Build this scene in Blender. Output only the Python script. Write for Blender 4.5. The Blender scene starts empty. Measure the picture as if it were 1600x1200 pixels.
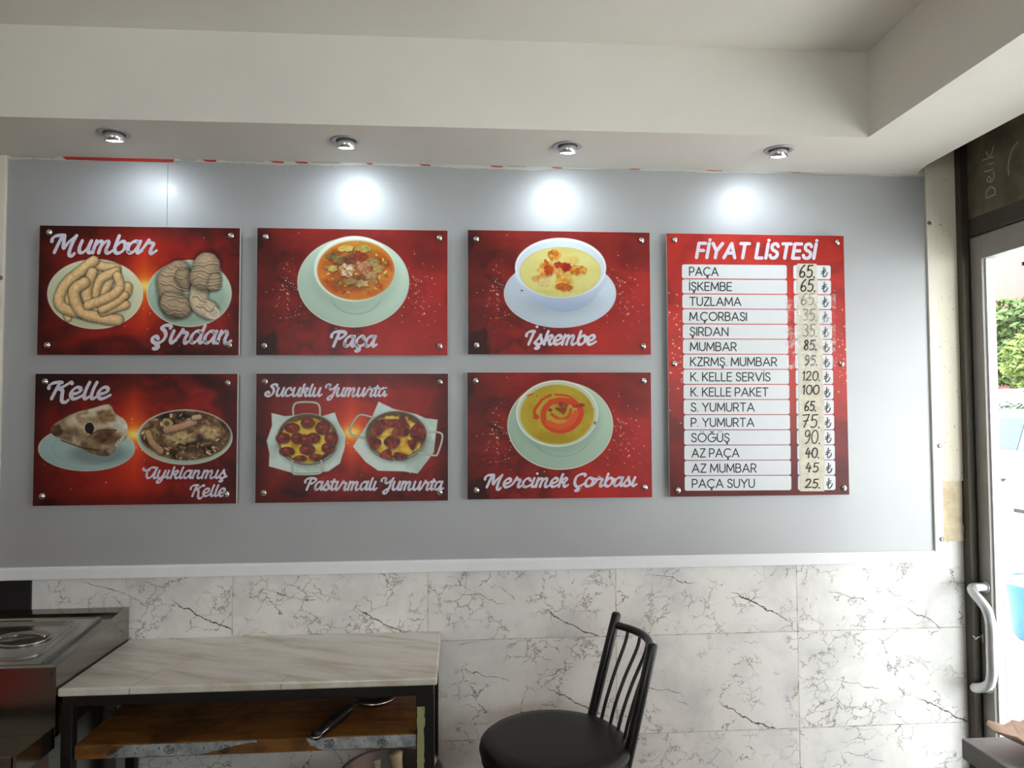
import bpy, bmesh, math, random
import numpy as np
from mathutils import Vector, Matrix

# ------------------------------------------------------------------ camera, light, exposure
SC = bpy.context.scene
COL = SC.collection
FLOOR = 0.05                       # floor height; the lens is 1.40 m above it
PANEL_Y = 0.0                      # face of the grey wall panel

cam_data = bpy.data.cameras.new('camera')
cam_data.sensor_width = 36.0
cam_data.lens = 36.0 * 1132.84 / 1600.0
cam_data.clip_start = 0.02
cam_data.clip_end = 300
cam = bpy.data.objects.new('camera', cam_data)
COL.objects.link(cam)
R_ = Vector((0.9973212628807401, -0.07304708996797693, -0.0037975325115191232))
U_ = Vector((0.0008869144671899507, -0.03983701262556301, 0.9992057975251137))
F_ = Vector((0.0731403581389485, 0.9965325559520276, 0.03966551322024376))
cam.matrix_world = Matrix(((R_.x, U_.x, -F_.x, 0.0), (R_.y, U_.y, -F_.y, -2.334),
                           (R_.z, U_.z, -F_.z, 1.45), (0, 0, 0, 1)))
SC.camera = cam

vs = SC.view_settings
vs.view_transform = 'Standard'
vs.look = 'None'
vs.gamma = 1.0
vs.use_curve_mapping = False
vs.exposure = 0.1
SC.cycles.use_denoising = True
SC.cycles.max_bounces = 10
SC.cycles.diffuse_bounces = 6
SC.cycles.glossy_bounces = 5
SC.cycles.transparent_max_bounces = 12
SC.cycles.caustics_reflective = False
SC.cycles.caustics_refractive = False
SC.cycles.sample_clamp_indirect = 6.0

SKY = 10.5
world = bpy.data.worlds.new('overcast_sky')
SC.world = world
world.use_nodes = True
bg = world.node_tree.nodes['Background']
bg.inputs[0].default_value = (0.93, 0.97, 1.0, 1)
bg.inputs[1].default_value = SKY


def portal(name, loc, rot, sx, sy):
    l = bpy.data.lights.new(name, 'AREA')
    l.shape = 'RECTANGLE'
    l.size, l.size_y = sx, sy
    l.cycles.is_portal = True
    o = bpy.data.objects.new(name, l)
    o.location = loc
    o.rotation_euler = rot
    COL.objects.link(o)


# shop front on the right (door and display window) and the added street window behind the camera
portal('daylight_portal', (1.80, -0.55, 1.05), (0, math.radians(90), 0), 2.0, 1.0)
portal('daylight_portal', (1.80, -2.3, 1.6), (0, math.radians(90), 0), 1.1, 2.6)
portal('daylight_portal', (-0.9, -5.10, 1.65), (math.radians(90), 0, 0), 1.6, .9)


# ------------------------------------------------------------------ helpers
def lin(c):
    return tuple((v / 12.92 if v <= 0.04045 else ((v + 0.055) / 1.055) ** 2.4) for v in [x / 255.0 for x in c])


class Mat:
    """small node-tree writer"""
    def __init__(self, name):
        self.m = bpy.data.materials.new(name)
        self.m.use_nodes = True
        self.nt = self.m.node_tree
        self.b = self.nt.nodes['Principled BSDF']
        self._tc = None

    def n(self, t, **kw):
        x = self.nt.nodes.new(t)
        for k, v in kw.items():
            setattr(x, k, v)
        return x

    def put(self, sock, v):
        if v is None:
            return
        if isinstance(v, bpy.types.NodeSocket):
            self.nt.links.new(v, sock)
        elif isinstance(v, (tuple, list)):
            sock.default_value = tuple(v) + ((1.0,) if len(sock.default_value) == 4 and len(v) == 3 else ())
        else:
            sock.default_value = v

    def set(self, **kw):
        names = dict(color='Base Color', rough='Roughness', metal='Metallic', spec='Specular IOR Level', normal='Normal',
                     coat='Coat Weight', coat_rough='Coat Roughness', alpha='Alpha', trans='Transmission Weight',
                     emit='Emission Color', emit_s='Emission Strength', aniso='Anisotropic', ior='IOR')
        for k, v in kw.items():
            self.put(self.b.inputs[names[k]], v)
        return self

    def co(self, kind='Object'):
        if self._tc is None:
            self._tc = self.n('ShaderNodeTexCoord')
        return self._tc.outputs[kind]

    def math(self, op, a, b=None, c=None, clamp=False):
        x = self.n('ShaderNodeMath', operation=op, use_clamp=clamp)
        self.put(x.inputs[0], a)
        self.put(x.inputs[1], b)
        self.put(x.inputs[2], c)
        return x.outputs[0]

    def vmath(self, op, a, b=None):
        x = self.n('ShaderNodeVectorMath', operation=op)
        self.put(x.inputs[0], a)
        self.put(x.inputs[1], b)
        return x.outputs[0]

    def xyz(self, v):
        x = self.n('ShaderNodeSeparateXYZ')
        self.put(x.inputs[0], v)
        return x.outputs

    def vec(self, a, b, c):
        x = self.n('ShaderNodeCombineXYZ')
        self.put(x.inputs[0], a)
        self.put(x.inputs[1], b)
        self.put(x.inputs[2], c)
        return x.outputs[0]

    def noise(self, v, scale=5, detail=4, rough=.55, dist=0.0, out='Fac'):
        x = self.n('ShaderNodeTexNoise')
        self.put(x.inputs['Vector'], v)
        x.inputs['Scale'].default_value = scale
        x.inputs['Detail'].default_value = detail
        x.inputs['Roughness'].default_value = rough
        x.inputs['Distortion'].default_value = dist
        return x.outputs[out]

    def ramp(self, f, stops, interp='LINEAR'):
        x = self.n('ShaderNodeValToRGB')
        x.color_ramp.interpolation = interp
        e = x.color_ramp.elements
        while len(e) < len(stops):
            e.new(0.5)
        for i, (p, c) in enumerate(stops):
            e[i].position = p
            c = c if isinstance(c, (tuple, list)) else (c, c, c)
            e[i].color = tuple(c) + (1,)
        self.put(x.inputs[0], f)
        return x.outputs[0]

    def mix(self, f, a, b, mode='MIX'):
        x = self.n('ShaderNodeMix', data_type='RGBA', blend_type=mode)
        self.put(x.inputs[0], f)
        self.put(x.inputs[6], a)
        self.put(x.inputs[7], b)
        return x.outputs[2]

    def step(self, v, lo, hi):
        x = self.n('ShaderNodeMapRange', interpolation_type='SMOOTHSTEP')
        self.put(x.inputs[0], v)
        x.inputs[1].default_value = lo
        x.inputs[2].default_value = hi
        return x.outputs[0]

    def bump(self, h, strength=.2, dist=.002):
        x = self.n('ShaderNodeBump')
        x.inputs['Strength'].default_value = strength
        x.inputs['Distance'].default_value = dist
        self.put(x.inputs['Height'], h)
        return x.outputs[0]


def simple(name, rgb, rough=.5, metal=0.0, spec=.5, coat=0.0, var=.06, scale=14.0, bump=0.0):
    """plain material with a little procedural unevenness"""
    m = Mat(name)
    c = lin(rgb)
    f = m.noise(m.co(), scale, 4, .6)
    a = tuple(min(1, x * (1 + var)) for x in c)
    b = tuple(x * (1 - var) for x in c)
    m.set(color=m.ramp(f, [(.3, b), (.7, a)]), rough=rough, metal=metal, spec=spec, coat=coat)
    if bump:
        m.set(normal=m.bump(f, bump))
    return m.m


_ply = 0


class MB:
    """collects shapes in world coordinates and links them as ONE mesh object"""
    def __init__(self):
        self.v, self.f, self.mi, self.sm = [], [], [], []

    def add(self, vs_, fs_, mi=0, smooth=False):
        k = len(self.v)
        self.v += [tuple(p) for p in vs_]
        for f in fs_:
            self.f.append(tuple(i + k for i in f))
            self.mi.append(mi)
            self.sm.append(smooth)
        return self

    def addbm(self, bm, mi=0, smooth=False):
        bm.verts.index_update()
        self.add([v.co[:] for v in bm.verts], [[v.index for v in f.verts] for f in bm.faces], mi, smooth)
        bm.free()
        return self

    def box(self, x0, x1, y0, y1, z0, z1, bevel=0.0, seg=2, mi=0, M=None):
        bm = bmesh.new()
        bmesh.ops.create_cube(bm, size=1)
        for v in bm.verts:
            v.co = Vector(((x0 + x1) / 2 + v.co.x * (x1 - x0), (y0 + y1) / 2 + v.co.y * (y1 - y0),
                           (z0 + z1) / 2 + v.co.z * (z1 - z0)))
        if bevel:
            bmesh.ops.bevel(bm, geom=bm.edges[:], offset=bevel, segments=seg, profile=.5, affect='EDGES')
        if M is not None:
            bm.transform(M)
        return self.addbm(bm, mi, False)

    def hexa(self, p, mi=0):
        """eight corners: bottom four, then top four, same winding"""
        return self.add(p, [(3, 2, 1, 0), (4, 5, 6, 7), (0, 1, 5, 4), (1, 2, 6, 5), (2, 3, 7, 6), (3, 0, 4, 7)], mi)

    def tube(self, path, r, n=12, mi=0, caps=True, closed=False, smooth=True):
        P = [Vector(p) for p in path]
        rs = r if isinstance(r, (list, tuple)) else [r] * len(P)
        T = []
        for i in range(len(P)):
            if closed:
                t = P[(i + 1) % len(P)] - P[i - 1]
            else:
                t = P[min(i + 1, len(P) - 1)] - P[max(i - 1, 0)]
            T.append(t.normalized())
        ref = Vector((0, 0, 1)) if abs(T[0].z) < .9 else Vector((1, 0, 0))
        nrm = (ref - T[0] * ref.dot(T[0])).normalized()
        vs_, fs_ = [], []
        for i, p in enumerate(P):
            nrm = (nrm - T[i] * nrm.dot(T[i])).normalized()
            bn = T[i].cross(nrm)
            for k in range(n):
                a = 2 * math.pi * k / n
                vs_.append(p + (nrm * math.cos(a) + bn * math.sin(a)) * rs[i])
        m = len(P)
        for i in range(m if closed else m - 1):
            j = (i + 1) % m
            for k in range(n):
                l = (k + 1) % n
                fs_.append((i * n + k, i * n + l, j * n + l, j * n + k))
        if caps and not closed:
            fs_.append(tuple(range(n - 1, -1, -1)))
            fs_.append(tuple((m - 1) * n + k for k in range(n)))
        return self.add(vs_, fs_, mi, smooth)

    def lathe(self, prof, origin=(0, 0, 0), axis='z', n=32, mi=0, M=None, smooth=True, sx=1.0, sy=1.0):
        """prof: list of (radius, height)"""
        o = Vector(origin)
        vs_, fs_ = [], []
        for r, h in prof:
            for k in range(n):
                a = 2 * math.pi * k / n
                p = Vector((r * math.cos(a) * sx, r * math.sin(a) * sy, h))
                if axis == 'y':
                    p = Vector((p.x, -p.z, p.y))       # heights point towards -y
                if M is not None:
                    p = M @ p
                vs_.append(p + o)
        for i in range(len(prof) - 1):
            for k in range(n):
                l = (k + 1) % n
                fs_.append((i * n + k, i * n + l, (i + 1) * n + l, (i + 1) * n + k))
        if prof[0][0] > 1e-6:
            fs_.append(tuple(range(n - 1, -1, -1)))
        if prof[-1][0] > 1e-6:
            fs_.append(tuple((len(prof) - 1) * n + k for k in range(n)))
        return self.add(vs_, fs_, mi, smooth)

    def prism(self, pts, fn, d0, d1, mi=0):
        """2-D outline pts; fn(u, v, d) -> world point"""
        n = len(pts)
        vs_ = [fn(u, v, d0) for u, v in pts] + [fn(u, v, d1) for u, v in pts]
        fs_ = [tuple(range(n - 1, -1, -1)), tuple(range(n, 2 * n))]
        for i in range(n):
            j = (i + 1) % n
            fs_.append((i, j, n + j, n + i))
        return self.add(vs_, fs_, mi)

    def stroke(self, path, w, fn, n=10, mi=0, lift=(0, -1, 0), nib=None):
        """flat pen stroke with round ends; fn(u, v) -> world point; neighbouring pieces lie a hair above each other"""
        global _ply
        flat = fn

        def fn(a, b):
            k = (_ply % 23) * .000012
            p = flat(a, b)
            return (p[0] + lift[0] * k, p[1] + lift[1] * k, p[2] + lift[2] * k)
        ws = [w] * len(path)
        if nib is not None and len(path) > 1:          # broad-nib pen: thick down strokes, thin joining strokes
            for i in range(len(path)):
                p, q = path[max(i - 1, 0)], path[min(i + 1, len(path) - 1)]
                th = math.atan2(-(q[1] - p[1]), q[0] - p[0])
                ws[i] = w * (nib[1] + (1 - nib[1]) * abs(math.sin(th - nib[0])))
            for _ in range(2):
                ws = [(ws[max(i - 1, 0)] + ws[i] * 2 + ws[min(i + 1, len(ws) - 1)]) / 4 for i in range(len(ws))]
        for i in range(len(path) - 1):
            (x0, y0), (x1, y1) = path[i], path[i + 1]
            L = math.hypot(x1 - x0, y1 - y0)
            if L < 1e-9:
                continue
            nx, ny = -(y1 - y0) / L / 2, (x1 - x0) / L / 2
            a, b = ws[i], ws[i + 1]
            self.add([fn(x0 + nx * a, y0 + ny * a), fn(x0 - nx * a, y0 - ny * a), fn(x1 - nx * b, y1 - ny * b), fn(x1 + nx * b, y1 + ny * b)],
                     [(0, 1, 2, 3)], mi)
            _ply += 1
        for (x, y), wi in zip(path, ws):
            _ply += 1
            self.add([fn(x + wi / 2 * math.cos(2 * math.pi * k / n), y + wi / 2 * math.sin(2 * math.pi * k / n))
                      for k in range(n)], [tuple(range(n))], mi)
        return self

    def build(self, name, mats, parent=None, fix=True):
        off = Vector((0, 0, 0))
        p = parent
        while p is not None:
            off += p.location
            p = p.parent
        me = bpy.data.meshes.new(name)
        me.from_pydata([tuple(Vector(v) - off) for v in self.v], [], self.f)
        if not isinstance(mats, (list, tuple)):
            mats = [mats]
        for m in mats:
            me.materials.append(m)
        me.polygons.foreach_set('material_index', self.mi)
        me.polygons.foreach_set('use_smooth', self.sm)
        if fix:
            bm = bmesh.new()
            bm.from_mesh(me)
            bmesh.ops.recalc_face_normals(bm, faces=bm.faces[:])
            bm.to_mesh(me)
            bm.free()
        me.update()
        o = bpy.data.objects.new(name, me)
        COL.objects.link(o)
        if parent is not None:
            o.parent = parent
        return o


def tag(o, label=None, cat=None, group=None, kind=None):
    if label:
        o['label'] = label
    if cat:
        o['category'] = cat
    if group:
        o['group'] = group
    if kind:
        o['kind'] = kind
    return o


def thing(name, loc, label, cat, group=None):
    o = bpy.data.objects.new(name, None)
    o.empty_display_size = .05
    o.location = loc
    COL.objects.link(o)
    return tag(o, label, cat, group)


def struct(name, mb, mats):
    return tag(mb.build(name, mats), kind='structure')


def smooth_path(pts, k=8, closed=False):
    """Catmull-Rom through the points (any dimension)"""
    P = [np.array(p, float) for p in pts]
    n = len(P)
    if n < 3:
        return [tuple(p) for p in P]
    out = []
    for i in range(n if closed else n - 1):
        if closed:
            a, b, c, d = P[i - 1], P[i], P[(i + 1) % n], P[(i + 2) % n]
        else:
            a, b, c, d = P[max(i - 1, 0)], P[i], P[i + 1], P[min(i + 2, n - 1)]
        for s in range(k):
            t = s / k
            out.append(tuple(.5 * (2 * b + (c - a) * t + (2 * a - 5 * b + 4 * c - d) * t * t
                                   + (3 * b - a - 3 * c + d) * t ** 3)))
    if not closed:
        out.append(tuple(P[-1]))
    return out

# ------------------------------------------------------------------ materials of the room
def paint(name, rgb, bump=.08):
    m = Mat(name)
    c = lin(rgb)
    f = m.noise(m.co(), 2.2, 5, .6)
    g = m.noise(m.co(), 90, 3, .6)
    m.set(color=m.ramp(f, [(.25, tuple(x * .95 for x in c)), (.75, tuple(min(1, x * 1.04) for x in c))]), rough=.75, spec=.25,
          normal=m.bump(g, bump, .001))
    return m.m


M_ceil = paint('ceiling_paint', (228, 225, 218))
M_wall = paint('wall_paint', (214, 208, 194))
M_white = simple('white_lacquer', (232, 234, 236), .32, var=.02)
M_outwhite = simple('outdoor_white', (240, 242, 244), .6, var=.02)
M_black = simple('black_panel', (16, 17, 18), .45, var=.3)


def tile_material():
    """large white ceramic tiles printed with grey cracks and long brown veins"""
    m = Mat('marble_tile')
    TW, TH, X0, Z0 = 0.6045, 0.3125, -0.7035, 0.4155
    o = m.xyz(m.co())
    u = m.math('DIVIDE', m.math('SUBTRACT', o[0], X0), TW)
    v = m.math('DIVIDE', m.math('SUBTRACT', o[2], Z0), TH)
    iu, iv = m.math('FLOOR', u), m.math('FLOOR', v)
    fu, fv = m.math('SUBTRACT', u, iu), m.math('SUBTRACT', v, iv)
    # every tile carries its own cut of the print
    wn = m.n('ShaderNodeTexWhiteNoise', noise_dimensions='2D')
    m.put(wn.inputs['Vector'], m.vec(m.math('ADD', iu, 7.3), m.math('ADD', iv, 3.7), 0.0))
    rn = m.xyz(wn.outputs['Color'])
    lx, lz = m.math('MULTIPLY', fu, TW), m.math('MULTIPLY', fv, TH)
    p = m.vec(m.math('ADD', lx, m.math('MULTIPLY', rn[0], 6.0)), m.math('MULTIPLY', rn[1], 9.0), lz)
    base = m.noise(p, 5.5, 5, .6, .3)
    col = m.ramp(base, [(.26, lin((206, 206, 206))), (.42, lin((224, 223, 221))), (.56, lin((236, 235, 232))), (.8, lin((240, 239, 236)))])
    # crack network
    warp = m.n('ShaderNodeTexNoise')
    m.put(warp.inputs['Vector'], p)
    warp.inputs['Scale'].default_value = 11
    warp.inputs['Detail'].default_value = 6
    warp.inputs['Roughness'].default_value = .65
    w = m.vmath('SUBTRACT', warp.outputs['Color'], (.5, .5, .5))
    sc = m.n('ShaderNodeVectorMath', operation='SCALE')
    m.put(sc.inputs[0], w)
    sc.inputs['Scale'].default_value = .13
    pw = m.vmath('ADD', p, sc.outputs[0])
    pr = m.vec(m.math('ADD', m.xyz(pw)[0], m.math('MULTIPLY', m.xyz(pw)[2], -.9)), m.xyz(pw)[1],
               m.math('MULTIPLY', m.math('ADD', m.xyz(pw)[2], m.math('MULTIPLY', m.xyz(pw)[0], .35)), 1.3))
    vor = m.n('ShaderNodeTexVoronoi', feature='DISTANCE_TO_EDGE')
    m.put(vor.inputs['Vector'], pr)
    vor.inputs['Scale'].default_value = 15
    line = m.math('SUBTRACT', 1.0, m.step(vor.outputs['Distance'], .004, .05))
    patch = m.step(m.noise(m.vmath('ADD', p, (3.3, 0, 1.7)), 8.5, 3, .55), .47, .60)
    k1 = m.math('MULTIPLY', m.math('MULTIPLY', line, patch), .8)
    col = m.mix(k1, col, lin((150, 143, 135)))
    vor2 = m.n('ShaderNodeTexVoronoi', feature='DISTANCE_TO_EDGE')
    m.put(vor2.inputs['Vector'], pr)
    vor2.inputs['Scale'].default_value = 7
    line2 = m.math('SUBTRACT', 1.0, m.step(vor2.outputs['Distance'], .002, .016))
    patch2 = m.step(m.noise(m.vmath('ADD', p, (9.3, 0, 4.7)), 10, 3, .55), .52, .60)
    col = m.mix(m.math('MULTIPLY', m.math('MULTIPLY', line2, patch2), .85), col, lin((74, 66, 60)))
    # long brown diagonal veins
    wob = m.math('MULTIPLY', m.math('SUBTRACT', m.noise(p, 16, 4, .6), .5), .05)
    sx_ = m.math('SUBTRACT', lx, m.math('MULTIPLY', rn[2], .12))
    sz_ = m.math('ADD', lz, m.math('MULTIPLY', rn[0], .11))
    for (a, b, x0, x1, wd, cc, st) in ((.33, -.52, .29, .52, .0024, (70, 50, 38), .95), (.245, -.25, .02, .20, .0013, (88, 72, 60), .8),
                                       (.098, -.30, .27, .40, .0014, (90, 70, 58), .75)):
        d = m.math('ABSOLUTE', m.math('ADD', m.math('SUBTRACT', sz_, m.math('ADD', m.math('MULTIPLY', sx_, b), a)), wob))
        e = m.math('SUBTRACT', 1.0, m.step(d, wd * .35, wd * 1.25))
        rng = m.math('MULTIPLY', m.step(sx_, x0, x0 + .05), m.math('SUBTRACT', 1.0, m.step(sx_, x1 - .05, x1)))
        col = m.mix(m.math('MULTIPLY', m.math('MULTIPLY', e, rng), st), col, lin(cc))
    # joints
    jx = m.math('MINIMUM', lx, m.math('SUBTRACT', TW, lx))
    jz = m.math('MINIMUM', lz, m.math('SUBTRACT', TH, lz))
    j = m.math('MINIMUM', jx, jz)
    joint = m.math('SUBTRACT', 1.0, m.step(j, .0011, .0020))
    dirt = m.step(m.noise(m.co(), 26, 4, .7), .48, .66)
    col = m.mix(joint, col, m.mix(dirt, lin((202, 198, 186)), lin((150, 124, 88))))
    m.set(color=col, rough=m.math('ADD', .2, m.math('MULTIPLY', joint, .5)), spec=.45,
          normal=m.bump(m.math('SUBTRACT', 1.0, joint), .5, .0015))
    return m.m


def panel_material():
    m = Mat('silver_panel')
    f = m.noise(m.co(), 1.6, 4, .6)
    g = m.noise(m.vmath('MULTIPLY', m.co(), (1, 1, 1)), 420, 2, .5)
    col = m.ramp(f, [(.3, lin((170, 172, 174))), (.7, lin((177, 179, 181)))])
    m.set(color=col, rough=.52, metal=.34, spec=.4, coat=.07, coat_rough=.11, normal=m.bump(g, .02, .0003))
    return m.m


M_tile = tile_material()
M_panel = panel_material()


def plastic_strip():
    """cream ribbed lining board, speckled with dark dirt"""
    m = Mat('cream_lining')
    o = m.xyz(m.co())
    rib = m.math('SINE', m.math('MULTIPLY', o[0], 900.0))
    sp = m.step(m.noise(m.co(), 130, 2, .5), .70, .74)
    top = m.step(m.noise(m.vmath('MULTIPLY', m.co(), (1, 1, .35)), 12, 5, .7), .50, .72)
    c = m.mix(m.math('MULTIPLY', top, .35), lin((226, 218, 200)), lin((186, 168, 138)))
    c = m.mix(m.math('MULTIPLY', sp, .8), c, lin((70, 60, 46)))
    m.set(color=c, rough=.5, spec=.35, normal=m.bump(rib, .12, .0008))
    return m.m


def plaster():
    m = Mat('bare_plaster')
    f = m.noise(m.co(), 18, 6, .7)
    m.set(color=m.ramp(f, [(.3, lin((196, 172, 136))), (.55, lin((222, 208, 180))), (.8, lin((234, 228, 212)))]), rough=.9, spec=.1,
          normal=m.bump(f, .4, .004))
    return m.m


M_strip = plastic_strip()
M_plaster = plaster()
M_floor = simple('floor_tile', (146, 143, 136), .35, var=.12, scale=6)
M_frame = simple('dark_bronze_profile', (66, 60, 50), .42, metal=.15, var=.12, scale=9)
M_door = simple('aluminium_profile', (152, 150, 144), .42, metal=.15, var=.06)
M_gap = simple('black_rubber_seal', (22, 20, 17), .7, var=.2)


def delik_material():
    m = Mat('dusty_transom')
    f = m.noise(m.co(), 7, 5, .65)
    s = m.noise(m.vmath('MULTIPLY', m.co(), (1, 6, 1)), 40, 4, .7)
    c = m.ramp(f, [(.3, lin((96, 88, 72))), (.7, lin((138, 128, 108)))])
    c = m.mix(m.math('MULTIPLY', m.step(s, .62, .75), .5), c, lin((62, 54, 42)))
    m.set(color=c, rough=.7, spec=.25)
    return m.m


def glass_material(name='window_glass'):
    m = Mat(name)
    nt = m.nt
    tr = m.n('ShaderNodeBsdfTransparent')
    streak = m.noise(m.vmath('MULTIPLY', m.co(), (30, 30, 1.5)), 3, 4, .6)
    m.put(tr.inputs[0], m.ramp(streak, [(.35, (.90, .93, .93)), (.7, (.97, .98, .98))]))
    gl = m.n('ShaderNodeBsdfGlossy')
    gl.inputs['Roughness'].default_value = .01
    fr = m.n('ShaderNodeLayerWeight')
    schlick = m.math('ADD', .025, m.math('MULTIPLY', m.math('POWER', fr.outputs['Facing'], 5.0), .6))
    mx = m.n('ShaderNodeMixShader')
    m.put(mx.inputs[0], schlick)
    m.put(mx.inputs[1], tr.outputs[0])
    m.put(mx.inputs[2], gl.outputs[0])
    out = [x for x in nt.nodes if x.type == 'OUTPUT_MATERIAL'][0]
    nt.links.new(mx.outputs[0], out.inputs[0])
    return m.m


M_delik = delik_material()
M_glass = glass_material()

# ------------------------------------------------------------------ room shell
XL, XR, YB = -3.3, 1.725, -5.0
SOFF, CEIL = 2.256, 2.512
struct('floor', MB().box(XL, 1.79, YB, .12, FLOOR - .1, FLOOR), M_floor)
struct('ceiling', MB().box(XL - .1, 1.9, YB - .1, .2, CEIL, CEIL + .1), M_ceil)
mb = MB()
mb.box(XL, 1.702, .006, .12, FLOOR, .975)
mb.prism([(1.60, .975), (1.60, 1.014), (1.688, 1.014), (1.693, 1.008), (1.701, .975)], lambda a, b, d: (a, d, b), .006, .05)
struct('wall_back', mb, M_tile)
mb = MB()
mb.box(XL, -1.452, .001, .12, .98, CEIL)
mb.box(-1.452, 1.60, .004, .12, .98, CEIL)
mb.box(1.60, 1.76, .006, .12, 1.02, CEIL)
struct('wall_back_upper', mb, M_wall)
struct('wall_left', MB().box(XL - .1, XL, YB, .12, FLOOR, CEIL), M_wall)
mb = MB()                                         # rear wall, with an unseen street window added for daylight
WX0, WX1, WZ0, WZ1 = -1.7, -.1, 1.2, 2.1
mb.box(XL, WX0, YB - .1, YB, FLOOR, CEIL)
mb.box(WX1, 1.79, YB - .1, YB, FLOOR, CEIL)
mb.box(WX0, WX1, YB - .1, YB, FLOOR, WZ0)
mb.box(WX0, WX1, YB - .1, YB, WZ1, CEIL)
struct('wall_front', mb, M_wall)
w = struct('added_rear_window', MB().box(WX0, WX1, YB - .06, YB - .05, WZ0, WZ1), M_glass)  # added pane, lets daylight in from behind the camera
mb = MB()
for x in (WX0, WX1 - .05):
    mb.box(x, x + .05, YB - .09, YB - .02, WZ0, WZ1)
mb.box(WX0, WX1, YB - .09, YB - .02, WZ0, WZ0 + .05)
mb.box(WX0, WX1, YB - .09, YB - .02, WZ1 - .05, WZ1)
mb.build('window_frame', M_door, w)

# lowered ceiling band along the back wall and along the shop front
mb = MB()
poly = [(XL, .004), (XL, -.302), (1.203, -.312), (1.203, YB), (1.527, YB), (1.527, -.20), (1.530, -.09), (1.548, -.02), (1.568, .004)]
mb.prism(poly, lambda a, b, d: (a, b, d), SOFF, CEIL)
struct('ceiling_soffit', mb, M_ceil)

# ragged bead of filler and torn vinyl where the panel meets the soffit
rnd = random.Random(5)
# ------------------------------------------------------------------ grey panel with its white frame
P0X, P1X, P0Z, P1Z = -1.400, 1.585, .972, 2.250
root = thing('wall_panel', (0, 0, P0Z), 'large silver grey panel on the back wall holding all the red boards', 'wall panel')
MB().box(P0X, P1X, 0.0, .004, P0Z, P1Z).build('panel_sheet', M_panel, root)
M_scar = simple('glue_outline', (178, 181, 184), .35, var=.05)
mb = MB()
fnp = lambda x, z: (x, -.0004, z)


def scar(pts, w=.0016, k=8):
    mb.stroke(smooth_path(pts, k), w, fnp, 6)


for (x, wd) in ((-.80, .235), (-.548, .235), (-.27, .20), (-.045, .17), (.17, .23)):     # ghosts of removed letters
    scar([(x, 2.228), (x + .012, 2.205), (x + .04, 2.192), (x + .08, 2.19), (x + wd - .06, 2.189), (x + wd - .02, 2.196), (x + wd, 2.222)])
scar([(-1.20, 2.222), (-1.14, 2.205), (-1.08, 2.2), (-1.0, 2.222)])
scar([(-1.06, 2.178), (-1.02, 2.196), (-.96, 2.228)])
scar([(-1.13, 2.172), (-1.09, 2.163), (-1.06, 2.162)])
scar([(-.965, 2.19), (-.93, 2.225)])
scar([(.885, 2.16), (.91, 2.152), (.94, 2.154), (.95, 2.165), (.955, 2.185)], .0012)
mb.build('letter_outline', M_scar, root)
M_seam = simple('panel_seam', (96, 98, 100), .5)
MB().box(-.9165, -.9155, -.0005, 0, 1.9, 2.24).build('seam', M_seam, root)

mb = MB()                                          # bottom rail, L profile
mb.box(-1.45, 1.613, -.012, .003, .947, .981, .003)
mb.box(-1.45, 1.613, -.006, .003, .981, .985)
struct('trim_1', mb, M_white)
M_trimcream = simple('aged_white_profile', (222, 216, 202), .38, var=.05, scale=5)
t2 = struct('trim_2', MB().box(1.583, 1.615, -.008, .004, .981, SOFF + .10, .002), M_trimcream)
t3 = struct('trim_3', MB().box(-1.436, -1.398, -.01, .004, .981, 2.2545, .002), M_trimcream)
M_screw = simple('steel_screw', (150, 146, 138), .3, metal=1.0)
for (x, z, t) in ((1.592, 2.087, t2), (1.607, 1.334, t2), (1.606, 1.023, t2), (-1.405, 1.871, t3)):
    s = MB().lathe([(.0075, 0), (.0075, .0012), (.0055, .003), (.0018, .0035), (0, .0022)], (x, -.008 if x > 0 else -.01, z), 'y', 16)
    s.build('screw', M_screw, t)
struct('trim_4', MB().box(1.616, 1.703, -.004, .004, 1.2155, CEIL), M_strip)
mb = MB()
mb.prism([(1.612, 1.2155), (1.688, 1.2155), (1.688, 1.12), (1.683, 1.075), (1.69, 1.068), (1.694, 1.05), (1.688, 1.035), (1.69, 1.0145), (1.612, 1.0145)],
         lambda a, b, d: (a, d, b), .0, .05)
struct('wall_patch', mb, M_plaster)

root = thing('sealant_strip', (0, 0, 2.236), 'ragged white filler and torn sign vinyl strip under the soffit edge above the panel', 'sealant strip')
M_seal = simple('white_filler', (198, 197, 192), .5, var=.04, bump=.3, scale=60)
M_red = simple('red_vinyl', (178, 40, 30), .4, var=.12)
M_greyv = simple('grey_vinyl', (168, 166, 160), .5, var=.1)
n = 240
up, lo = [], []
for i in range(n + 1):
    x = -1.398 + i * (1.5 + 1.398) / n
    th = .0105 if x < .3 else .0062
    up.append((x, 2.2555))
    lo.append((x, 2.2555 - th * (.8 + .3 * rnd.random()) - (.0022 * math.sin(x * 9) + .0016 * math.sin(x * 31 + 1))))
mb = MB()
for i in range(n):
    a, b, c, d = up[i], up[i + 1], lo[i + 1], lo[i]
    mb.hexa([(d[0], -.003, d[1]), (c[0], -.003, c[1]), (c[0], 0, c[1]), (d[0], 0, d[1]),
             (a[0], -.003, a[1]), (b[0], -.003, b[1]), (b[0], 0, b[1]), (a[0], 0, a[1])])
mb.build('filler_bead', M_seal, root)
for (x0, x1, th) in ((-1.235, -.895, .0105), (-.81, -.765, .007), (-.60, -.555, .006), (-.525, -.48, .006), (-.30, -.275, .005), (-.13, -.09, .005),
                     (.10, .145, .005), (.30, .34, .004), (.56, .6, .003), (.82, .88, .0025), (1.11, 1.15, .002)):
    mb = MB()
    mb.prism([(x0, 2.2545), (x1, 2.2535), (x1 - .004, 2.2545 - th), (x0 + .012, 2.2545 - th * .9)], lambda a, b, d: (a, d, b), -.0042, -.003)
    mb.build('vinyl_scrap', M_red, root)
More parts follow.
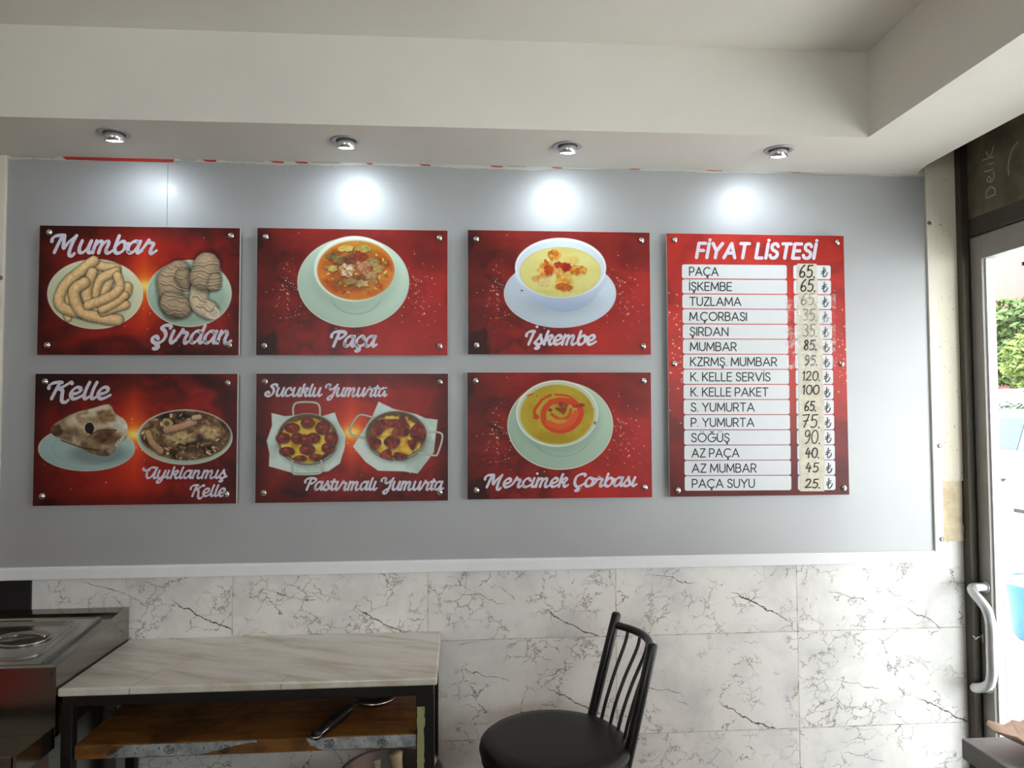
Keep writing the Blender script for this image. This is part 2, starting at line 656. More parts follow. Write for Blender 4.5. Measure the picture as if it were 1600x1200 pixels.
for (x0, x1, th) in ((-1.39, -1.25, .006), (-.88, -.83, .005), (-.74, -.62, .004), (-.47, -.38, .004), (.16, .22, .003)):
    mb = MB()
    mb.prism([(x0, 2.2548), (x1, 2.2545), (x1, 2.2545 - th), (x0 + .004, 2.2545 - th * .8)], lambda a, b, d: (a, d, b), -.0041, -.003)
    mb.build('vinyl_scrap', M_greyv, root)

struct('trim_5', MB().box(-3.2, -1.301, -.002, .006, FLOOR, .947), M_black)

# ------------------------------------------------------------------ shop front: jamb, transom, door, display window
mb = MB()
mb.box(1.690, 1.712, -.030, .004, FLOOR, 2.5)
mb.box(1.712, 1.80, -.022, .12, FLOOR, 2.5)
struct('trim_6', mb, M_frame)
tr_ = struct('wall_right', MB().box(1.722, 1.78, -.95, -.022, 2.095, CEIL), M_delik)
mb = MB()
mb.box(1.714, 1.79, -.98, -.022, 2.035, 2.095, .002)
mb.box(1.714, 1.79, -.99, -.95, FLOOR, 2.5, .002)
struct('trim_7', mb, M_frame)
mb = MB()
mb.box(1.722, 1.78, YB, -.99, 2.15, CEIL)
mb.box(1.722, 1.78, YB, -.99, FLOOR, 1.05)
mb.box(1.722, 1.78, YB, -3.6, 1.05, 2.15)
struct('wall_right_front', mb, M_wall)
w = struct('window_1', MB().box(1.745, 1.753, -3.6, -.99, 1.05, 2.15), M_glass)
mb = MB()
for y in (-3.6, -2.32, -1.04):
    mb.box(1.725, 1.77, y, y + .05, 1.05, 2.15)
mb.box(1.725, 1.77, -3.6, -.99, 1.05, 1.10)
mb.box(1.725, 1.77, -3.6, -.99, 2.1, 2.15)
mb.build('window_frame', M_frame, w)

# chalk writing on the transom
M_chalk = simple('white_chalk', (198, 192, 178), .9, var=.15, scale=120)

# ------------------------------------------------------------------ lettering, drawn as pen strokes
def arc(cx, cy, rx, ry, a0, a1, n=14):
    return [(cx + rx * math.cos(math.radians(a0 + (a1 - a0) * i / n)), cy + ry * math.sin(math.radians(a0 + (a1 - a0) * i / n))) for i in range(n + 1)]


CED = [(.0, .0), (-.02, -.10), (.09, -.15), (.06, -.26), (-.08, -.25)]


def ced(x):
    return [(x + a, b) for a, b in CED]


SANS = {
    'A': (.86, [[(0, 0), (.43, 1), (.86, 0)], [(.17, .33), (.69, .33)]]),
    'B': (.62, [[(0, 0), (0, 1), (.34, 1)] + arc(.34, .77, .22, .23, 90, -90) + [(0, .54)], [(.34, .54)] + arc(.36, .27, .26, .27, 90, -90) + [(0, 0)]]),
    'C': (.86, [arc(.5, .5, .5, .5, 48, 312)]),
    'D': (.74, [[(0, 0), (0, 1), (.26, 1)] + arc(.26, .5, .48, .5, 90, -90) + [(0, 0)]]),
    'E': (.54, [[(.54, 1), (0, 1), (0, 0), (.54, 0)], [(0, .52), (.48, .52)]]),
    'F': (.52, [[(.52, 1), (0, 1), (0, 0)], [(0, .5), (.46, .5)]]),
    'G': (.94, [arc(.5, .5, .5, .5, 48, 360) + [(.56, .5)]]),
    'I': (.0, [[(0, 0), (0, 1)]]),
    'K': (.64, [[(0, 0), (0, 1)], [(.6, 1), (.02, .42)], [(.2, .58), (.64, 0)]]),
    'L': (.5, [[(0, 1), (0, 0), (.5, 0)]]),
    'M': (.92, [[(0, 0), (.06, 1), (.46, .18), (.86, 1), (.92, 0)]]),
    'N': (.72, [[(0, 0), (0, 1), (.72, 0), (.72, 1)]]),
    'O': (1.0, [arc(.5, .5, .5, .5, 0, 360, 26)]),
    'P': (.6, [[(0, 0), (0, 1), (.32, 1)] + arc(.32, .71, .28, .29, 90, -90) + [(0, .42)]]),
    'R': (.62, [[(0, 0), (0, 1), (.32, 1)] + arc(.32, .72, .27, .28, 90, -90) + [(0, .44)], [(.3, .44), (.62, 0)]]),
    'S': (.58, [smooth_path([(.54, .82), (.42, .97), (.26, 1), (.08, .92), (.05, .74), (.16, .58), (.36, .49), (.54, .37), (.57, .2), (.46, .04), (.27, 0), (.09, .05), (0, .2)], 4)]),
    'T': (.68, [[(0, 1), (.68, 1)], [(.34, 1), (.34, 0)]]),
    'U': (.68, [[(0, 1), (0, .34)] + arc(.34, .34, .34, .34, 180, 360) + [(.68, 1)]]),
    'V': (.82, [[(0, 1), (.41, 0), (.82, 1)]]),
    'Y': (.76, [[(0, 1), (.38, .46), (.76, 1)], [(.38, .46), (.38, 0)]]),
    'Z': (.62, [[(.02, 1), (.62, 1), (0, 0), (.64, 0)]]),
    '.': (.02, [[(0, .02), (.015, .02)]]),
}
for a_, b_ in (('Ç', 'C'), ('Ş', 'S')):
    w_, s_ = SANS[b_]
    SANS[a_] = (w_, s_ + [ced(.5 if b_ == 'C' else .3)])
SANS['İ'] = (.0, SANS['I'][1] + [[(0, 1.24), (.012, 1.24)]])
SANS['Ö'] = (1.0, SANS['O'][1] + [[(.34, 1.22), (.352, 1.22)], [(.66, 1.22), (.672, 1.22)]])
SANS['Ü'] = (.68, SANS['U'][1] + [[(.18, 1.22), (.192, 1.22)], [(.5, 1.22), (.512, 1.22)]])
SANS['Ğ'] = (.94, SANS['G'][1] + [arc(.5, 1.3, .17, .14, 200, 340, 8)])
SANS['₺'] = (.8, [[(.28, 1), (.28, .1)] + smooth_path([(.28, .1), (.36, .02), (.55, .06), (.72, .22), (.8, .45)], 5)[1:], [(.02, .52), (.58, .78)], [(.02, .32), (.58, .58)]])

HAND = {   # felt-pen digits
    '0': (.66, [arc(.33, .5, .33, .5, 80, 440, 18)]),
    '1': (.3, [[(.0, .8), (.2, 1), (.2, 0)]]),
    '2': (.66, [smooth_path([(.02, .78), (.12, .95), (.34, 1), (.52, .88), (.5, .64), (.28, .32), (.0, .04)], 5) + [(.66, .06)]]),
    '3': (.6, [smooth_path([(.04, .9), (.24, 1), (.5, .9), (.46, .66), (.22, .54), (.5, .44), (.58, .2), (.36, .0), (.04, .08)], 5)]),
    '4': (.66, [[(.3, 1), (.04, .4), (.64, .44)], [(.46, .72), (.42, 0)]]),
    '5': (.64, [[(.62, .98), (.16, .96), (.1, .54)] + smooth_path([(.1, .54), (.34, .62), (.58, .46), (.56, .16), (.32, .0), (.04, .06)], 5)[1:]]),
    '6': (.6, [smooth_path([(.5, 1), (.24, .78), (.04, .4), (.08, .08), (.32, 0), (.54, .14), (.5, .38), (.28, .46), (.08, .3)], 5)]),
    '7': (.66, [[(.02, .94), (.64, 1), (.22, 0)], [(.14, .48), (.56, .54)]]),
    '8': (.56, [smooth_path([(.46, .84), (.28, 1), (.08, .86), (.18, .62), (.44, .42), (.5, .16), (.28, 0), (.06, .14), (.14, .4), (.4, .6), (.48, .8)], 5)]),
    '9': (.58, [smooth_path([(.52, .8), (.34, 1), (.08, .9), (.06, .64), (.28, .52), (.52, .74), (.5, .4), (.34, .1), (.12, .0)], 5)]),
    '.': (.05, [[(0, .03), (.06, -.04)]]),
}

_sw = [(-.04, .92), (-.03, 1.3), (.16, 1.62), (.48, 1.74), (.74, 1.72)]       # swash that starts the capitals
SCR = {    # heavy joined script, x-height 1
    'a': (1.0, [[(.8, .78), (.62, .97), (.34, .94), (.12, .6), (.13, .2), (.34, .02), (.58, .18), (.78, .6)], [(.86, 1.0), (.79, .6), (.79, .22), (.9, .02), (1.14, .2)]]),
    'b': (.95, [[(.22, 1.74), (.17, 1.0), (.14, .35), (.3, .03), (.56, .02), (.8, .3), (.8, .74), (.62, .96), (.4, .88), (.2, .6)], [(.8, .74), (1.05, .8)]]),
    'c': (.86, [[(.76, .76), (.6, .97), (.34, .94), (.12, .6), (.15, .18), (.4, .01), (.68, .08), (.96, .3)]]),
    'd': (1.0, [[(.8, .78), (.62, .97), (.34, .94), (.12, .6), (.13, .2), (.34, .02), (.58, .18), (.78, .6)], [(.92, 1.74), (.8, .7), (.79, .22), (.9, .02), (1.14, .2)]]),
    'e': (.84, [[(.14, .40), (.44, .46), (.68, .64), (.66, .9), (.42, 1.0), (.17, .76), (.11, .34), (.34, .01), (.64, .07), (.96, .32)]]),
    'ı': (.46, [[(.24, 1.0), (.16, .5), (.17, .16), (.32, .0), (.58, .22)]]),
    'k': (.9, [[(.24, 1.74), (.16, .9), (.12, .0)], [(.15, .42), (.36, .8), (.6, .98), (.76, .84), (.62, .56), (.34, .5)], [(.36, .5), (.56, .4), (.62, .1), (.8, .0), (1.04, .22)]]),
    'l': (.46, [[(.3, 1.74), (.2, .9), (.17, .24), (.32, 0), (.58, .22)]]),
    'm': (1.42, [[(.18, 1.0), (.12, .5), (.10, 0)], [(.13, .55), (.34, .92), (.54, .94), (.60, .7), (.54, .35), (.52, 0)], [(.58, .55), (.80, .92), (1.0, .94), (1.06, .7), (1.0, .3), (1.08, .03), (1.24, .0), (1.5, .22)]]),
    'n': (1.0, [[(.18, 1.0), (.12, .5), (.10, 0)], [(.13, .55), (.36, .92), (.58, .94), (.65, .7), (.59, .3), (.67, .03), (.83, .0), (1.09, .22)]]),
    'o': (.92, [[(.66, .94), (.36, .98), (.13, .64), (.14, .22), (.38, .0), (.66, .1), (.82, .46), (.76, .82), (.58, .96), (.7, .84), (1.02, .86)]]),
    'r': (1.02, [[(-.15, .06), (.12, .4), (.36, 1.02)], [(.38, 1.14), (.385, 1.15)], [(.40, 1.1), (.46, .88), (.66, .86), (.80, .74), (.72, .38), (.74, .06), (.88, .0), (1.14, .24)]]),
    's': (.8, [[(-.04, .16), (.2, .56), (.4, 1.04)], [(.4, 1.04), (.46, .74), (.64, .44), (.6, .1), (.36, .0), (.1, .1)], [(.58, .06), (.9, .24)]]),
    't': (.5, [[(.3, 1.44), (.2, .8), (.17, .24), (.32, 0), (.6, .22)], [(-.02, .98), (.52, 1.02)]]),
    'u': (1.02, [[(.2, 1.0), (.13, .45), (.22, .06), (.46, .03), (.7, .36), (.82, .9)], [(.86, 1.0), (.79, .5), (.8, .16), (.94, .0), (1.18, .22)]]),
    'y': (.98, [[(.2, 1.0), (.13, .45), (.22, .06), (.46, .03), (.7, .36), (.82, .9)], [(.86, 1.0), (.74, .2), (.62, -.4), (.38, -.6), (.2, -.46), (.4, -.16), (1.1, .24)]]),
    'M': (1.86, [_sw, [(.62, 1.7), (.5, .9), (.34, 0)], [(.74, 1.72), (.8, 1.0), (.92, .36), (1.18, .9), (1.6, 1.72)], [(1.6, 1.72), (1.46, .9), (1.38, .2), (1.44, -.2), (1.66, -.26), (1.76, -.06)]]),
    'K': (1.42, [_sw, [(.62, 1.7), (.5, .9), (.34, 0)], [(1.42, 1.6), (1.34, 1.74), (1.18, 1.5), (.9, 1.06), (.5, .86)], [(.6, .9), (.92, .72), (1.0, .2), (1.1, -.22), (1.36, -.3), (1.5, -.1)]]),
    'P': (1.16, [_sw + [(1.0, 1.66), (1.18, 1.36), (1.06, .98), (.78, .78), (.52, .8)], [(.62, 1.7), (.5, .9), (.34, 0)]]),
    'S': (1.12, [[(1.06, 1.3), (1.08, 1.62), (.8, 1.76), (.5, 1.6), (.46, 1.28), (.7, .98), (.86, .62), (.74, .18), (.36, -.04), (.0, .12), (-.04, .42), (.2, .52), (.34, .36)]]),
    'İ': (.92, [_sw[:-1] + [(.66, 1.7)], [(.66, 1.72), (.54, .9), (.38, 0)], [(.78, 2.62), (.80, 2.62)]]),
    'Y': (1.24, [[(-.1, 1.1), (-.1, 1.5), (.12, 1.74), (.36, 1.6), (.36, 1.1), (.5, .82), (.8, .92), (1.06, 1.3)], [(1.24, 1.72), (1.08, .9), (.96, .1), (.78, -.38), (.5, -.44), (.42, -.2), (.7, .04), (1.0, .2)]]),
    'C': (1.16, [[(1.04, 1.3), (1.08, 1.6), (.84, 1.76), (.5, 1.6), (.2, 1.1), (.18, .44), (.46, .0), (.84, .06), (1.22, .4)]]),
    'A': (1.3, [[(-.3, 1.56), (-.3, 1.2), (.0, 1.02), (.4, 1.1)], [(1.1, 1.3), (.92, 1.66), (.56, 1.64), (.22, 1.1), (.22, .4), (.44, .02), (.78, .2), (1.04, .9)], [(1.2, 1.6), (1.08, .8), (1.06, .22), (1.2, .0), (1.44, .22)]]),
}
SCR['i'] = (.46, SCR['ı'][1] + [[(.40, 1.92), (.42, 1.92)]])
SCED = [(.0, .0), (-.02, -.16), (.14, -.24), (.1, -.42), (-.14, -.42)]


def sced(x, s=1.0):
    return [(x + a * s, b * s - .02) for a, b in SCED]


SCR['ç'] = (.86, SCR['c'][1] + [sced(.4)])
SCR['ş'] = (.8, SCR['s'][1] + [sced(.34)])
SCR['Ş'] = (1.12, SCR['S'][1] + [sced(.36, 1.1)])
SCR['Ç'] = (1.16, SCR['C'][1] + [sced(.6, 1.1)])


# the face has short ascenders
for _k, (_w, _s) in list(SCR.items()):
    SCR[_k] = (_w, [[(a, b if b <= 1.06 else 1.06 + (b - 1.06) * .56) for a, b in st] for st in _s])


def layout(text, font, gap, space, smooth=False, slant=0.0):
    """-> (list of polylines, width), glyph units"""
    x, out = 0.0, []
    for ch in text:
        if ch == ' ':
            x += space
            continue
        w, strokes = font[ch]
        for s in strokes:
            s2 = smooth_path(s, 6) if (smooth and len(s) > 2) else s
            out.append([(x + a + slant * b, b) for a, b in s2])
        x += w + gap
    return out, x - gap


def write(mb, text, font, x0, x1, y, h, pen, fn, gap=.0, space=.5, smooth=False, slant=0.0, dy=0.0, n=10, nib=None):
    """text in a picture-like frame (y grows downwards): left x0, right x1, baseline y, unit height h; dy: baseline drop at x1"""
    L, W = layout(text, font, gap, space, smooth, slant)
    xs = [p[0] for s in L for p in s]
    a, b = min(xs), max(xs)
    k = (x1 - x0 - pen) / (b - a)
    for s in L:
        path = []
        for (u, v) in s:
            t = (u - a) / (b - a)
            path.append((x0 + pen / 2 + (u - a) * k, y + dy * t - v * h))
        mb.stroke(path, pen, fn, n, 0, (0, -1, 0), nib)

# ------------------------------------------------------------------ printed pictures, painted into a fine grid of colour values
def _hash(ix, iy, seed):
    h = (ix * 374761393 + iy * 668265263 + seed * 974634577) & 0xffffffff
    h = ((h ^ (h >> 13)) * 1274126177) & 0xffffffff
    return ((h ^ (h >> 16)) & 0xffff) / 65535.0


def vnoise(x, y, seed=0):
    ix, iy = np.floor(x).astype(np.int64), np.floor(y).astype(np.int64)
    fx, fy = x - ix, y - iy
    fx, fy = fx * fx * (3 - 2 * fx), fy * fy * (3 - 2 * fy)
    a, b = _hash(ix, iy, seed), _hash(ix + 1, iy, seed)
    c, d = _hash(ix, iy + 1, seed), _hash(ix + 1, iy + 1, seed)
    return (a * (1 - fx) + b * fx) * (1 - fy) + (c * (1 - fx) + d * fx) * fy


def fbm(x, y, seed=0, octv=4):
    s, a, t = 0.0, 1.0, 0.0
    for i in range(octv):
        s = s + a * vnoise(x, y, seed + i)
        t += a
        a *= .55
        x, y = x * 2.03 + 17.1, y * 2.03 + 5.7
    return s / t


def sst(e0, e1, x):
    t = np.clip((x - e0) / (e1 - e0), 0, 1)
    return t * t * (3 - 2 * t)


class Canvas:
    def __init__(self, corners, nu, nv):
        """corners TL, TR, BR, BL in the picture's own units (y down)"""
        self.c = [np.array(p, float) for p in corners]
        self.nu, self.nv = nu, nv
        U, V = np.meshgrid(np.linspace(0, 1, nu), np.linspace(0, 1, nv))
        self.U, self.V = U, V
        tl, tr, br, bl = self.c
        f = lambda k: (tl[k] * (1 - U) + tr[k] * U) * (1 - V) + (bl[k] * (1 - U) + br[k] * U) * V
        self.X, self.Y = f(0), f(1)
        self.px = abs(self.X[0, 1] - self.X[0, 0])
        self.img = np.zeros((nv, nu, 3))

    def inv(self, x, y):
        tl, tr, br, bl = self.c
        u, v = .5, .5
        for _ in range(6):
            p = (tl * (1 - u) + tr * u) * (1 - v) + (bl * (1 - u) + br * u) * v
            du = (tr - tl) * (1 - v) + (br - bl) * v
            dv = (bl - tl) * (1 - u) + (br - tr) * u
            e = np.array([x, y]) - p
            det = du[0] * dv[1] - du[1] * dv[0]
            u += (e[0] * dv[1] - e[1] * dv[0]) / det
            v += (du[0] * e[1] - du[1] * e[0]) / det
        return u, v

    def put(self, m, col):
        m = np.clip(m, 0, 1)[..., None]
        self.img = self.img * (1 - m) + np.asarray(col, float) * m

    def mul(self, m, k):
        self.img = self.img * (1 - np.clip(m, 0, 1)[..., None] * (1 - k))

    def ell(self, cx, cy, rx, ry, rot=0.0, soft=None):
        dx, dy = self.X - cx, self.Y - cy
        if rot:
            c, s = math.cos(rot), math.sin(rot)
            dx, dy = dx * c + dy * s, -dx * s + dy * c
        d = np.sqrt((dx / rx) ** 2 + (dy / ry) ** 2)
        s = soft if soft is not None else self.px / min(rx, ry)
        return 1 - sst(1 - s, 1 + s, d)

    def eld(self, cx, cy, rx, ry):
        return np.sqrt(((self.X - cx) / rx) ** 2 + ((self.Y - cy) / ry) ** 2)

    def dist(self, path):
        D = np.full(self.X.shape, 1e9)
        S = np.zeros(self.X.shape)
        for (x0, y0), (x1, y1) in zip(path[:-1], path[1:]):
            vx, vy = x1 - x0, y1 - y0
            L = vx * vx + vy * vy + 1e-9
            t = np.clip(((self.X - x0) * vx + (self.Y - y0) * vy) / L, 0, 1)
            ex, ey = self.X - x0 - t * vx, self.Y - y0 - t * vy
            d = np.hypot(ex, ey)
            k = d < D
            S = np.where(k, ey * .8 + ex * .35, S)
            D = np.where(k, d, D)
        return D, S

    def poly(self, pts, soft=None):
        inside = np.zeros(self.X.shape, bool)
        n = len(pts)
        for i in range(n):
            (x0, y0), (x1, y1) = pts[i], pts[(i + 1) % n]
            c = ((y0 > self.Y) != (y1 > self.Y))
            xi = (x1 - x0) * (self.Y - y0) / ((y1 - y0) if y1 != y0 else 1e-9) + x0
            inside ^= c & (self.X < xi)
        D, _ = self.dist(list(pts) + [pts[0]])
        d = np.where(inside, -D, D)
        s = soft or self.px
        return 1 - sst(-s, s, d)

    def rope(self, pts, r, col, dark=.45, light=1.12, seed=1, outline=.55, rough=.2, k=6):
        """a round sausage-like shape as it looks in a printed food picture"""
        D, S = self.dist(smooth_path(pts, k))
        wob = 1 + rough * (fbm(self.X / (r * 1.1), self.Y / (r * 1.1), seed, 3) - .5)
        q = D / (r * wob)
        self.mul((1 - sst(.95, 1.4, q)) * outline, .25)
        m = 1 - sst(1 - self.px / r, 1 + self.px / r, q)
        sh = np.sqrt(np.clip(1 - q * q, 0, 1))
        tone = dark + (light - dark) * np.clip(sh * .8 + .2 - S / r * .35, 0, 1.1)
        tone = tone * (1 + .22 * (fbm(self.X / 14, self.Y / 14, seed + 9, 3) - .5))
        self.put(m, np.asarray(col, float) * tone[..., None])

    def line(self, pts, w, col, a=1.0, k=6):
        D, _ = self.dist(smooth_path(pts, k))
        self.put((1 - sst(w * .5 - self.px * .6, w * .5 + self.px * .6, D)) * a, col)

    def dots(self, pts, col=(255, 215, 190)):
        for (x, y, r, a) in pts:
            d = np.hypot(self.X - x, self.Y - y)
            self.put((1 - sst(r * .4, r * 1.3, d)) * a, col)


def smoke(c, s, seed, lo, mid, hi):
    """red smoky ground"""
    x, y = c.X / s, c.Y / s
    wx, wy = fbm(x * 1.3, y * 1.3, seed + 50, 3), fbm(x * 1.3 + 9, y * 1.3, seed + 60, 3)
    a = fbm(x * 1.1 + wx * 2.4, y * 1.6 + wy * 2.4, seed, 5)
    a = np.clip((a - .26) / .48, 0, 1)
    lo, mid, hi = (np.array(v, float) for v in (lo, mid, hi))
    t = a[..., None]
    c.img = np.where(t < .5, lo + (mid - lo) * t * 2, mid + (hi - mid) * (t - .5) * 2)
    return a


def ground_glow(c, gx, gy, seed):
    smoke(c, 420, seed, (62, 16, 14), (128, 24, 18), (160, 36, 24))
    d = np.hypot((c.X - gx) / 1.0, (c.Y - gy) / .8)
    c.put(np.exp(-(d / 430) ** 2) * .55, (196, 40, 24))
    c.put(np.exp(-(np.hypot((c.X - gx) / .5, (c.Y - gy) / 1.6) / 190) ** 2) * .7, (216, 56, 24))
    c.put(np.exp(-np.abs(c.X - gx) / 34) * np.exp(-(np.abs(c.Y - gy) / 330) ** 2) * .5, (224, 84, 36))
    c.put(np.exp(-(np.hypot(c.X - gx, (c.Y - gy) / 1.1) / 115) ** 2) * .85, (240, 120, 30))
    c.put(np.exp(-(np.hypot((c.X - gx) / 1.7, (c.Y - gy)) / 44) ** 2), (255, 226, 110))
    ed = np.minimum(np.minimum(c.U, 1 - c.U) * 1.5, np.minimum(c.V, 1 - c.V))
    c.mul((1 - sst(0, .16, ed)) * .7, .55)
    c.mul((1 - sst(0, .5, c.U)) * .5, .5)
    r = random.Random(seed)
    pts = []
    for _ in range(46):
        a, q = r.random() * 6.28, abs(r.gauss(0, 300)) + 30
        pts.append((gx + q * math.cos(a), gy + 60 + q * .8 * math.sin(a), r.uniform(2, 6), r.uniform(.4, .9)))
    c.dots(pts)


def ground_red(c, seed):
    smoke(c, 430, seed, (58, 20, 19), (124, 30, 25), (158, 38, 31))
    x0 = c.U
    c.put(np.exp(-(((c.U - .88) / .3) ** 2 + ((c.V - .55) / .4) ** 2)) * .6, (176, 38, 34))
    c.put(np.exp(-(((c.U - .66) / .26) ** 2 + ((c.V - .97) / .24) ** 2)) * .7, (182, 42, 36))
    c.mul((1 - sst(0, .22, c.U)) * .55, .5)
    c.mul(sst(.72, 1.0, 1 - c.V + (1 - c.U) * .2) * .3, .62)
    c.put(np.exp(-(((c.U - .86) / .1) ** 2 + ((c.V - .2) / .14) ** 2)) * .5, (96, 24, 22))
    r = random.Random(seed + 3)
    pts = []
    tl, tr, br, bl = c.c
    for (u0, v0, su, sv, n) in ((.17, .52, .035, .13, 70), (.155, .5, .012, .03, 16), (.84, .52, .04, .13, 60), (.83, .44, .012, .05, 14), (.5, .6, .34, .2, 40), (.96, .5, .02, .1, 8)):
        for _ in range(n):
            u, v = u0 + r.gauss(0, su), v0 + r.gauss(0, sv)
            p = (tl * (1 - u) + tr * u) * (1 - v) + (bl * (1 - u) + br * u) * v
            pts.append((p[0], p[1], r.uniform(1.6, 5.4), r.uniform(.5, 1)))
    c.dots(pts, (255, 226, 206))


def plate(c, cx, cy, rx, ry, col, rim=(226, 226, 214), inner=.80):
    col = np.array(col, float)
    c.put(c.ell(cx, cy, rx, ry), rim)
    d = c.eld(cx, cy, rx, ry)
    t = 1 + .05 * (c.X - cx) / rx - .05 * (c.Y - cy) / ry
    c.put(c.ell(cx, cy, rx * .982, ry * .978), col * t[..., None])
    c.mul(np.exp(-((d - inner) / .03) ** 2) * .6, .93)


def mottled(c, m, cols, s, seed, a=1.0):
    n = fbm(c.X / s + 1.8 * fbm(c.X / s, c.Y / s, seed + 4, 3), c.Y / s, seed, 5)
    t = np.clip((n - .28) / .44, 0, 1) * (len(cols) - 1)
    out = np.zeros(c.img.shape)
    for i, col in enumerate(cols):
        w = np.clip(1 - np.abs(t - i), 0, 1)
        out += w[..., None] * np.array(col, float)
    c.put(m * a, out)


def blob(c, cx, cy, rx, ry, seed, amp=.35, fr=2.2, soft=.06):
    a = np.arctan2(c.Y - cy, c.X - cx)
    d = c.eld(cx, cy, rx, ry)
    k = 1 + amp * (fbm(np.cos(a) * fr + 7, np.sin(a) * fr + 3, seed, 3) - .5) * 2
    return 1 - sst(1 - soft, 1 + soft, d / k)


def pic_mumbar(c):
    ground_glow(c, 842, 490, 3)
    plate(c, 492, 550, 340, 250, (206, 208, 172))
    plate(c, 1165, 540, 307, 240, (176, 200, 180))
    c.mul(c.ell(480, 560, 250, 190, soft=.2) * .4, .72)
    s = (208, 174, 124)
    for i, (p, r) in enumerate((
            ([(640, 365), (570, 360), (500, 345), (430, 370)], 34), ([(430, 375), (345, 450), (290, 520), (300, 610)], 34),
            ([(290, 690), (300, 725)], 26), ([(720, 500), (700, 560), (620, 590)], 34), ([(470, 640), (500, 668)], 30),
            ([(600, 430), (570, 500), (520, 590)], 33), ([(640, 390), (545, 430), (500, 500), (482, 590)], 34),
            ([(480, 312), (390, 385), (285, 480), (237, 580), (262, 650), (385, 690)], 37),
            ([(470, 395), (442, 470), (430, 560), (455, 620), (500, 670)], 36),
            ([(415, 470), (345, 520), (350, 600), (400, 680), (520, 720), (655, 735)], 40),
            ([(710, 625), (620, 655), (545, 680)], 30), ([(700, 560), (620, 620), (540, 660)], 30),
            ([(648, 420), (664, 500), (600, 565), (440, 632)], 33))):
        c.rope(p, r, s, .5, 1.12, 20 + i)
    b = (168, 146, 118)
    c.mul(c.ell(1190, 600, 260, 160, soft=.25) * .4, .75)
    c.rope([(1085, 385), (1020, 440), (1030, 540), (1060, 640)], 82, b, .5, 1.1, 41)
    c.rope([(1120, 420), (1150, 450)], 60, b, .5, 1.0, 42)
    c.rope([(1030, 610), (1110, 640)], 76, b, .5, 1.08, 43)
    c.rope([(1235, 520), (1240, 610), (1310, 660)], 66, (200, 182, 150), .6, 1.1, 44)
    c.rope([(1290, 345), (1270, 420)], 100, b, .5, 1.12, 45)
    c.rope([(1350, 440), (1345, 480)], 46, b, .5, 1.1, 46)
    c.put(c.ell(1338, 680, 50, 44), (214, 204, 180))
    c.put(c.ell(1342, 680, 32, 28), (198, 186, 160))
    r = random.Random(4)
    for (x0, x1, y, sl) in ((1190, 1370, 345, -.15), (1180, 1390, 385, -.1), (1185, 1395, 425, .0), (1200, 1395, 462, .05), (1290, 1390, 500, .1),
                            (960, 1140, 400, .25), (955, 1150, 470, .3), (970, 1160, 530, .4), (960, 1120, 620, .6), (1010, 1170, 580, .3),
                            (1000, 1150, 690, -.1), (1010, 1130, 350, .1), (1190, 1290, 560, .4), (1220, 1340, 620, .5)):
        pts = [(x0 + (x1 - x0) * i / 5, y + sl * (x1 - x0) * i / 5 * .6 + r.uniform(-14, 14)) for i in range(6)]
        c.line([(a, d + 8) for a, d in pts], 13, (92, 74, 56), .5)
        c.line(pts, 5, (216, 202, 176), .65)
        q = [(a + 10, d - 20 + r.uniform(-5, 5)) for a, d in pts]
        c.line([(a, d + 6) for a, d in q], 8, (104, 86, 66), .4)
        c.line(q, 4, (204, 188, 160), .5)


